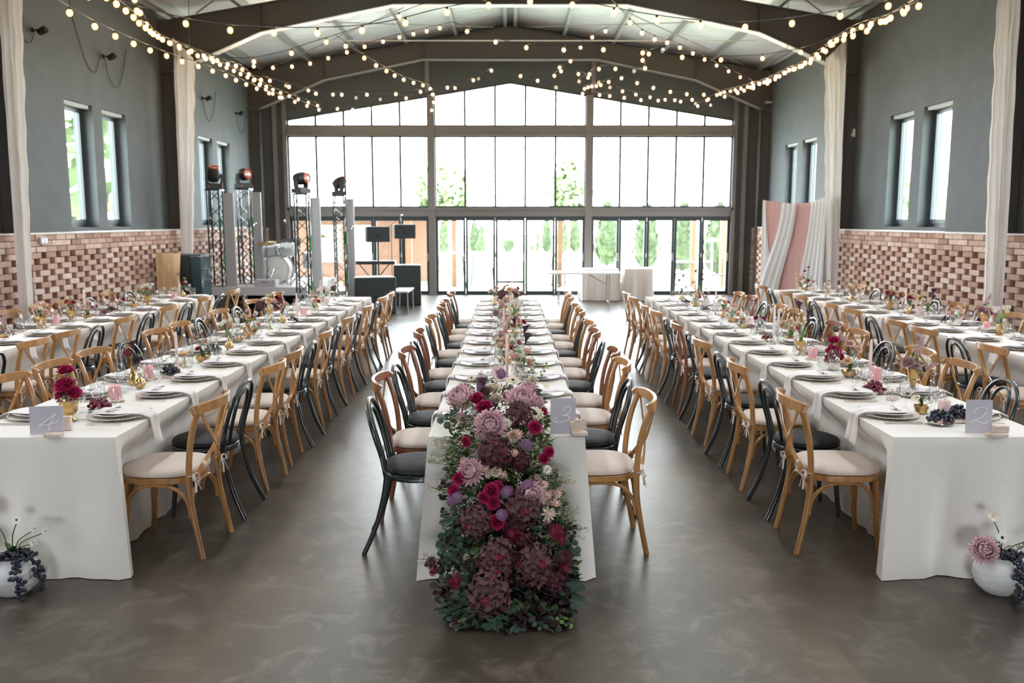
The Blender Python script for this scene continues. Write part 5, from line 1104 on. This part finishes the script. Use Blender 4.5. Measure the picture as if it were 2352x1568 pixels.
def speaker(name, px, y, z0, w, d, h, rz, label, cat='speaker'):
    x = aty(px, 620, y)[0]; t = thing(name, label, cat, (x, y, z0), rz)
    o = MB().prism([(-w / 2, -d / 2), (w / 2, -d / 2), (w / 2, d * .15), (w * .36, d / 2), (-w * .36, d / 2), (-w / 2, d * .15)], 'z', 0, h).build('cabinet', 'blackplastic', t, smooth=False); b = o.modifiers.new('b', 'BEVEL'); b.width = .02; b.segments = 2
    MB().bx(-w * .46, w * .46, -d / 2 - .008, -d / 2 - .001, h * .05, h * .95).build('grille', 'grille', t, smooth=False)
    hn = MB(); hn.T = Matrix.Translation((0, -d / 2 - .009, h * .5)) @ Matrix.Rotation(PI / 2, 4, 'X'); hn.lathe([(.055, .0), (.05, .004), (.0, .005)], 16); hn.build('badge', 'blackplastic', t)
    return t
speaker('subwoofer', 859, 17.9, 0, .82, .6, .74, .25, 'wide black subwoofer on the floor left of the small bench')
speaker('subwoofer', 936, 19.6, 0, .6, .6, .90, .1, 'tall black subwoofer on the floor right of the small bench')
def topspk(px, y, z, label, sl):
    x = aty(px, 540, y)[0]; s = thing('speaker_stand', sl, 'stand', (x, y, 0)); base = 0
    MB().tube([(0, 0, .1), (0, 0, z)], .018, 8).build('pole', 'blackplastic', s)
    for k in range(3): a = 2 * PI * k / 3 + .5; MB().tube([(0, 0, .55), (.38 * math.cos(a), .38 * math.sin(a), .01)], .01, 6).build('leg', 'blackplastic', s)
    t = speaker('stage_speaker', px, y, z, .50, .32, .33, .35, label)
topspk(868, 18.9, 1.42, 'black speaker on a pole, left one of the pair before the doors', 'speaker stand behind the wide subwoofer')
topspk(929, 20.5, 1.46, 'black speaker on a pole, right one of the pair before the doors', 'speaker stand behind the tall subwoofer')
t = thing('small_bench', 'low white bench between the two subwoofers', 'bench', (-2.27, 18.45, 0)); MB().box((0, 0, .42), (.34, 1.1, .03)).build('bench_top', 'stage', t, smooth=False)
for sx in (-1, 1):
    for sy in (-1, 1): MB().tube([(sx * .14, sy * .5, .405), (sx * .15, sy * .52, 0)], .015, 6).build('leg', 'chrome', t)
# drum kit
def drum(x, y, z, r, h, tilt, label, grp='drum kit on the stage', mt='drum'):
    t = thing('drum', label, 'drum', (x, y, z), 0, grp); Rm = Matrix.Rotation(tilt, 4, 'X')
    a = MB(); a.T = Rm; a.lathe([(r, 0), (r, h)], 24); a.build('shell', mt, t)
    for zz in (0, h):
        b = MB(); b.T = Rm; b.tube([(r * 1.03 * math.cos(q), r * 1.03 * math.sin(q), zz) for q in [2 * PI * k / 24 for k in range(24)]], .012, 6, closed=True); b.build('hoop', 'chrome', t)
    for k in range(3): q = 2 * PI * k / 3; MB().tube([Rm @ Vector((r * math.cos(q), r * math.sin(q), h * .3)), (r * 1.1 * math.cos(q), r * 1.1 * math.sin(q), .595 - z)], .009, 6).build('leg', 'chrome', t)
drum(-4.9, 18.6, .86, .28, .4, PI / 2, 'bass drum in the middle of the stage', mt='white')
drum(-5.08, 18.5, 1.17, .17, .2, .3, 'small tom drum left of the bass drum')
drum(-4.71, 18.5, 1.17, .17, .2, .3, 'small tom drum right of the bass drum')
drum(-4.25, 18.75, .88, .2, .32, .05, 'floor tom drum at the right of the kit')
drum(-5.4, 19.0, .95, .18, .13, .1, 'snare drum at the left of the kit')
def stand(x, y, z0, h, label, name='microphone_stand', boom=.35, a=0, top='mic'):
    t = thing(name, label, 'stand', (x, y, z0), a)
    MB().tube([(0, 0, .05), (0, 0, h)], .009, 6).build('pole', 'blackplastic', t)
    for k in range(3): q = 2 * PI * k / 3; MB().tube([(0, 0, .16), (.26 * math.cos(q), .26 * math.sin(q), .008)], .007, 5).build('leg', 'blackplastic', t)
    if boom: MB().tube([(-.12, 0, h - .06), (boom, 0, h + .22)], .007, 5).build('boom', 'blackplastic', t)
    if top == 'mic': MB().ball((boom, 0, h + .24), .026, 8, 6).tube([(boom - .05, 0, h + .18), (boom, 0, h + .23)], .012, 6).build('microphone', 'chrome', t)
    if top == 'cym': b = MB(); b.T = Matrix.Translation((0, 0, h)) @ Matrix.Rotation(.25, 4, 'X'); b.lathe([(.2, -.01), (.06, .01), (.025, .03), (0, .032), (0, .028), (.06, .006)], 20); b.build('cymbal', 'brass', t)
    if top == 'music': MB().box((0, 0, h), (.42, .02, .28), Matrix.Rotation(-.4, 3, 'X')).build('desk', 'blackplastic', t, smooth=False)
stand(-5.75, 18.5, .58, .95, 'cymbal stand at the left of the drum kit', 'cymbal_stand', 0, 0, 'cym'); stand(-4.98, 17.9, .58, .85, 'cymbal stand in front of the drum kit', 'cymbal_stand', 0, 0, 'cym'); stand(-4.12, 19.1, .58, .98, 'cymbal stand at the right of the drum kit', 'cymbal_stand', 0, 0, 'cym')
stand(-5.35, 17.5, .58, 1.0, 'microphone stand at the front left of the stage', a=1); stand(-4.3, 17.5, .58, 1.05, 'microphone stand at the front middle of the stage', a=2.4)
stand(-3.62, 18.3, 0, 1.5, 'microphone stand on the floor between the right towers', a=.4); stand(-2.75, 20.3, 0, 1.75, 'tall microphone stand between the pole speakers', a=.2, boom=.25)
stand(-4.95, 19.8, .58, .75, 'music stand at the back of the stage', 'music_stand', 0, 0, 'music'); stand(-5.4, 19.9, .58, .72, 'black music stand at the back left of the stage', 'music_stand', 0, 0, 'music')
t = thing('keyboard_stand', 'keyboard on an X stand behind the wide subwoofer', 'keyboard', (-3.2, 20.55, 0))
MB().bx(-.5, .5, -.15, .15, .86, .94).build('keyboard', 'blackplastic', t, smooth=False)
for s in (-1, 1): MB().tube([(-.35 * s, 0, .86), (.35 * s, 0, .01)], .014, 6).build('leg', 'blackplastic', t)
rr = random.Random(5)
t = thing('equipment_case', 'grey flat equipment case on the stage front edge', 'case', (-5.1, 17.35, .58)); MB().box((.25, 0, .07), (.42, .3, .13)).build('case_body', 'grey', t, smooth=False); MB().box((.25, -.155, .09), (.1, .012, .02)).build('handle', 'chrome', t, smooth=False)
for i, (x, y) in enumerate([(-4.9, 17.7), (-4.5, 17.8), (-4.2, 17.9)]):
    t = thing('hardware_stand', ['folded chrome stand lying on the stage, left', 'folded chrome stand lying on the stage, middle', 'folded chrome stand lying on the stage, right'][i], 'stand', (x, y, .58), i)
    for k in range(4): MB().tube([(rr.uniform(-.2, 0), rr.uniform(-.1, .1), .012), (rr.uniform(0, .2), rr.uniform(-.1, .1), rr.uniform(.15, .42))], .011, 6).build('leg', 'chrome', t)
# cabinet, timber slab
t = thing('display_cabinet', 'black cabinet with a glass side standing before the left drape', 'cabinet', (-5.62, 15.35, 0))
MB().bx(-.4, .08, -.25, .25, 0, 1.27).build('cabinet_body', 'blackplastic', t, smooth=False); MB().bx(.085, .27, -.24, .25, .25, 1.25).build('glass_side', 'darkglass', t, smooth=False); MB().bx(.085, .27, -.24, .25, 0, .245).build('plinth', 'grey', t, smooth=False)
MB().bx(-.41, .28, -.26, .26, 1.271, 1.295).build('cabinet_top', 'frame', t, smooth=False)
o = MB().prism([(-.22, 0), (.16, 0), (.2, .45), (.17, .9), (.2, 1.33), (-.21, 1.34), (-.19, .7)], 'y', -.035, .035).build('timber_slab', 'leaf_wood', loc=(-5.79, 14.72, 0), smooth=False); o.rotation_euler = (-.06, 0, -.1)
tag(o, 'raw wooden slab leaning beside the black cabinet', 'board')
# catering tables at the back
def drape_box(x0, x1, y0, y1, h, label, seed):
    rr = random.Random(seed); P = []
    for (a, b) in (((x0, y0), (x1, y0)), ((x1, y0), (x1, y1)), ((x1, y1), (x0, y1)), ((x0, y1), (x0, y0))):
        k = int(math.hypot(b[0] - a[0], b[1] - a[1]) / .04); d = Vector((b[1] - a[1], a[0] - b[0])).normalized()
        for i in range(k): P.append((a[0] + (b[0] - a[0]) * i / k, a[1] + (b[1] - a[1]) * i / k, d.x, d.y, i * .04))
    N = len(P); vs = []; fs = []; zs = [0, .02, .15, .35, .6, h - .01]
    for z in zs:
        for (x, y, dx, dy, s) in P: o = (z / h) * (.03 + .03 * math.sin(s * 17 + seed) + .012 * math.sin(s * 41)) + .003; vs.append((x + dx * o, y + dy * o, h - z))
    for j in range(len(zs) - 1):
        for i in range(N): fs.append((j * N + i, j * N + (i + 1) % N, (j + 1) * N + (i + 1) % N, (j + 1) * N + i))
    fs.append(tuple(range(N))); return tag(MB().add(vs, fs).build('tablecloth', 'linen', ang=70), label, 'tablecloth')
y_ = 20.4; xa, xb, xc_ = aty(1338, 640, y_)[0], aty(1420, 640, y_)[0], aty(1500, 640, y_)[0]
drape_box(xa, xb + .02, y_ + .1, y_ + .75, .74, 'cream cloth on the left half of the serving tables by the doors', 2); drape_box(xb + .16, xc_, y_, y_ + .7, .76, 'cream cloth on the right half of the serving tables by the doors', 5)
t = thing('folding_table', 'white folding table with grey trestle legs in front of the glass doors', 'table', (aty(1340, 640, 19.3)[0], 19.3, 0)); w_ = (aty(1420, 640, 19.3)[0] - aty(1255, 640, 19.3)[0]) / 2
MB().box((0, 0, .735), (2 * w_, .7, .04)).build('tabletop', 'white', t, smooth=False)
for s in (-1, 1):
    l = MB(); x = s * (w_ - .25)
    for sy in (-1, 1): l.tube([(x, sy * .25, .714), (x, sy * .28, .0)], .014, 6)
    l.tube([(x, -.27, .1), (x, .27, .1)], .01, 6).tube([(x, 0, .45), (x - s * .45, 0, .71)], .01, 6).tube([(x, -.265, .45), (x, .265, .45)], .01, 6); l.build('trestle_leg', 'grey', t)
# ------------------------------------------------------------------ wall fittings
def spot(px, py, s, label):
    d = ray(px, py); tt = s * (XW - .12) / d[0]; y, z = d[1] * tt, EYE + d[2] * tt; t = thing('wall_spotlight', label, 'light', (s * XW, y, z), 0 if s < 0 else PI, 'small wall spotlights')
    MB().bx(.001, .03, -.03, .03, -.03, .03).tube([(.03, 0, 0), (.08, 0, .01)], .012, 6).build('bracket', 'blackplastic', t); b = MB(); b.T = Matrix.Translation((.12, .02, 0)) @ Matrix.Rotation(1.1, 4, 'Y'); b.lathe([(.03, -.06), (.045, -.04), (.05, .05), (.046, .06), (.04, .05), (0, .045)], 14); b.build('lamp_head', 'blackplastic', t)
    return y, z
for i, (px, py, nm) in enumerate([(95, 70, 'nearest the camera'), (255, 130, 'above the first pair of windows'), (478, 226, 'above the second pair of windows'), (553, 260, 'beside the back left corner')]):
    y, z = spot(px, py, -1, f'black spotlight on the left wall, {nm}')
    P = [(-6.33, y, z - .02), (-6.33, y + .12, z - .3), (-6.33, y + .35, z - .42), (-6.33, y + .6, z - .2), (-6.33, y + .8, z + .25)] if i else [(-6.33, y, z - .05), (-6.33, y - .12, z - .18), (-6.33, y - .35, z - .1), (-6.33, y - .6, z + .3)]
    tag(MB().tube(smooth_path(P, 5), .006, 5).build('loose_cable', 'wire'), f'thin cable looping from the left wall spotlight {nm}', 'cable', 'loose cables on the left wall')
tag(MB().tube(smooth_path([(-6.335, 13.05, 5.5), (-6.335, 13.1, 4.9), (-6.335, 13.3, 4.5), (-6.335, 13.5, 4.2), (-6.335, 13.75, 4.12), (-6.335, 13.95, 4.4)], 5), .006, 5).build('loose_cable', 'wire'), 'long cable hanging down the left wall between two spotlights', 'cable', 'loose cables on the left wall')
t = thing('wall_socket', 'small grey double socket on the left brick wall by the near drape', 'socket', (-6.085, 11.42, 1.62)); MB().bx(-.012, .02, -.09, .09, -.045, .045).build('socket_plate', 'grey', t, smooth=False)
for y in (-.04, .04): MB().bx(.0205, .026, y - .03, y + .03, -.03, .03).build('socket_face', 'white', t, smooth=False)
d = ray(1962, 305); tt = (XW - .02) / d[0]; t = thing('wall_sensor', 'small white sensor on the right wall next to the drape', 'sensor', (XW - .001, d[1] * tt, EYE + d[2] * tt)); MB().bx(-.05, -.001, -.04, .04, -.07, .07).build('sensor_body', 'white', t, smooth=False); MB().ball((-.055, 0, -.03), .02, 8, 6).build('sensor_lens', 'china', t)
d = ray(1764, 235); tt = (XW - .1) / d[0]; t = thing('security_camera', 'tiny camera high in the back right corner', 'camera', (XW - .001, d[1] * tt, EYE + d[2] * tt)); MB().tube([(-.001, 0, 0), (-.08, 0, 0)], .015, 6).build('bracket', 'white', t); MB().bx(-.16, -.08, -.04, .04, -.03, .03).build('camera_body', 'grey', t, smooth=False)
# ------------------------------------------------------------------ string lights
def bulb(m_):
    b = MB().ball((0, 0, -.062), .034, 10, 7, (1, 1, 1.12)).build('light_bulb', 'halo_shell' if m_ == 'bulb' else m_)
    if m_ == 'bulb': MB().ball((0, 0, -.062), .019, 8, 6, (1, 1, 1.12)).build('filament_glow', m_, b)
    MB().lathe([(.014, -.034), (.015, -.005), (.008, .002)], 8).build('bulb_socket', 'wire', b); return b
BP = {'bulb': bulb('bulb'), 'unlit': bulb('unlit')}; bu = set()
for o in BP.values(): o.location = (0, 0, -50)
def string(pts, gap, label, lit=True, over=False):
    P = smooth_path([p if over else aty(*p) for p in pts], 8); t = thing('string_light', label, 'string light', P[0], 0, 'festoon string lights under the roof'); o = Vector(P[0])
    # keep the cable below the roof
    P = [Vector((p.x, p.y, min(p.z, roofz(p.x) - .25))) for p in P]
    MB().tube([p - o for p in P], .0055, 5).build('cable', 'wire', t); d = gap * .5
    for i in range(len(P) - 1):
        L = (P[i + 1] - P[i]).length
        while d < L:
            p = P[i].lerp(P[i + 1], d / L); d += gap
            a, b_ = proj(*p)
            if not over and not (-20 < a < 2372 and b_ > -30): continue
            k = 'unlit' if (lit is False or (lit is None and R.random() < .4)) else 'bulb'
            c = dup(BP[k], t, 'light_bulb') if k in bu else BP[k]; bu.add(k); c.parent = t; c.location = p - o; c.rotation_euler = (R.uniform(-.15, .15), R.uniform(-.15, .15), 0)
        d -= L
string([(140, -40, 9.5), (430, 42, 10), (633, 62, 10), (850, 55, 10), (1030, 15, 10.2), (1190, -8, 10.4), (1310, -2, 10.4), (1504, 34, 10.2), (1700, 50, 10), (1900, 28, 9.8), (2110, -15, 9.5)], .49, 'string light swagging right across in front of the near steel beam')
string([(60, -50, 8.4), (222, 50, 10), (386, 120, 12.5), (500, 158, 14.5), (600, 200, 17), (740, 248, 20)], .62, 'string light running back along the left wall under the spotlights')
string([(230, -30, 9), (290, 12, 10), (334, 54, 11.2), (375, 82, 12.8), (440, 113, 14), (505, 140, 15.5), (565, 168, 17), (640, 205, 19), (740, 240, 20.8)], .40, 'string light running back above the left drapes')
string([(440, 118, 13), (556, 133, 13.5), (640, 120, 13.5), (712, 98, 13.3), (835, 58, 13), (1000, -2, 12.5)], .62, 'string light rising from the left drape to the middle of the beam')
string([(560, 142, 17), (633, 148, 17), (714, 138, 17), (791, 114, 17), (900, 82, 17), (1040, 50, 16)], .36, 'string light rising along the left underside of the foil roof')
string([(770, 80, 14), (848, 132, 15), (924, 174, 17), (992, 201, 19), (992, 250, 20.6)], .58, 'string light dropping from the left roof to the left glazing post')
string([(565, 170, 16), (637, 184, 16.5), (707, 205, 17), (777, 210, 17.5), (848, 210, 18), (919, 208, 18), (992, 200, 18.5), (1074, 183, 18.5), (1131, 154, 19)], .60, 'string light hanging low across the left gable')
string([(600, 172, 17), (668, 192, 18), (729, 204, 18.5), (790, 214, 19), (852, 221, 19.5), (912, 220, 19.8), (974, 214, 20), (1062, 190, 20.4), (1150, 150, 20.6)], .60, 'string light with partly unlit bulbs across the left gable', None)
string([(760, 240, 20.8), (800, 246, 20.6), (900, 238, 20.5), (990, 222, 20.6)], .4, 'short string light along the top left of the arched glazing')
string([(1040, 50, 15), (1148, 90, 14.5), (1260, 104, 14), (1413, 106, 14), (1565, 122, 14), (1703, 128, 14), (1830, 112, 13.5), (1942, 74, 12.5), (2038, 33, 11), (2105, -4, 10)], .62, 'string light from the ridge across to the right drape')
string([(2130, -8, 9.5), (2040, 32, 10.5), (1950, 64, 12), (1845, 140, 14.5), (1810, 154, 15.5), (1780, 174, 16.5), (1745, 184, 17.5), (1690, 200, 19), (1650, 210, 20), (1582, 250, 21)], .36, 'string light running back along the right wall')
string([(1178, 156, 18), (1201, 170, 18), (1234, 178, 18), (1270, 168, 18), (1298, 148, 17.5), (1345, 88, 17), (1400, 60, 16.5)], .36, 'string light making a small V under the ridge')
string([(1262, 140, 18), (1323, 161, 18), (1358, 174, 18.5), (1400, 193, 19), (1450, 208, 19.5), (1525, 222, 20), (1640, 236, 20.6)], .42, 'string light sloping down across the right gable', None)
string([(1340, 246, 20.6), (1340, 200, 20), (1382, 188, 18.5), (1425, 172, 18), (1471, 186, 18), (1531, 202, 18), (1592, 210, 18), (1660, 208, 18), (1720, 198, 18), (1783, 178, 17.5)], .34, 'string light rising from the right glazing post across to the right wall')
string([(1365, 210, 19), (1412, 215, 19.5), (1449, 220, 19.5), (1487, 224, 19.5), (1560, 223, 19.5), (1640, 220, 19.5), (1697, 206, 19)], .37, 'string light lowest across the right gable')
string([(1400, -6, 12), (1480, 70, 14), (1560, 100, 16), (1660, 150, 18.5), (1740, 190, 20.5)], .8, 'string light slanting down the right roof slope')
string([(1250, 200, 18), (1330, 180, 18), (1380, 150, 17), (1475, 154, 16), (1480, 120, 15), (1550, 100, 14)], .5, 'string light zigzagging right of the ridge', None)
string([(300, -30, 10.5), (352, 66, 12.0), (420, 100, 13.5), (515, 136, 15), (555, 150, 16), (600, 190, 17.5), (650, 222, 19)], .45, 'string light bunched beside the left drape')
string([(2110, -10, 10), (1995, 58, 11.2), (1920, 88, 12.6), (1870, 130, 14), (1800, 160, 15.8), (1700, 205, 18.5)], .5, 'string light bunched beside the right drape')
for i, y in enumerate((2.2, 4.6, 7.0)):                             # unseen strings added overhead to throw warm light on the near tables
    string([(-6.0, y, 4.7), (-3, y + .1, 4.25), (0, y, 4.15), (3, y + .1, 4.25), (6.0, y, 4.7)], .5, ['added string light overhead nearest the camera', 'added string light overhead above the table fronts', 'added string light overhead just out of the top of the view'][i], True, True)
for i, (px, y) in enumerate([(435, 13), (1808, 13)]):
    a = aty(px, -60, y); b = aty(px, 112, y); tag(MB().tube([(a[0], y, roofz(a[0]) - .02), (b[0], y, b[2])], .004, 5).build('hanging_wire', 'wire'), f"thin wire holding the string lights on the {'left' if i == 0 else 'right'}", 'wire')
# ------------------------------------------------------------------ light and view
w = bpy.data.worlds.new('sky'); S.world = w; w.use_nodes = True
bg = w.node_tree.nodes['Background']; bg.inputs[0].default_value = (.89, .95, 1, 1); bg.inputs[1].default_value = 17
def portal(c, w_, h_, rot):                                           # marks an opening so that daylight through it is sampled well; gives off no light itself
    l = bpy.data.lights.new('window_portal', 'AREA'); l.shape = 'RECTANGLE'; l.size = w_; l.size_y = h_; l.cycles.is_portal = True
    o = bpy.data.objects.new('window_portal', l); C.objects.link(o); o.location = c; o.rotation_euler = rot
for a, b in MOD:
    for z0, z1 in ((.0, 1.98), (2.2, 3.97), (4.2, 5.27 if a < 0 < b else 4.95)): portal(((a + b) / 2, YE + .22, (z0 + z1) / 2), b - a, z1 - z0, (-PI / 2, 0, 0))
for s in (-1, 1):
    for a, b in WIN[s]: portal((s * (XW + .31), (a + b) / 2, 2.68), 1.84, b - a, (0, s * PI / 2, 0))
    portal((s * (SK0 + SK1) / 2, 7.85, roofz(SK0) + .14), SK1 - SK0 + .02, 13.3, (0, 0, 0))
portal((0, Y0 - .31, 1.1), 3.2, 2.2, (PI / 2, 0, 0))
S.view_settings.view_transform = 'Standard'; S.view_settings.look = 'None'; S.view_settings.gamma = 1; S.view_settings.use_curve_mapping = False
S.view_settings.exposure = 0.6
cy_ = S.cycles; cy_.max_bounces = 6; cy_.diffuse_bounces = 3; cy_.glossy_bounces = 3; cy_.transmission_bounces = 3; cy_.transparent_max_bounces = 24
cy_.caustics_reflective = False; cy_.caustics_refractive = False; cy_.sample_clamp_indirect = 6; cy_.use_denoising = True; cy_.use_adaptive_sampling = True; cy_.adaptive_threshold = .02
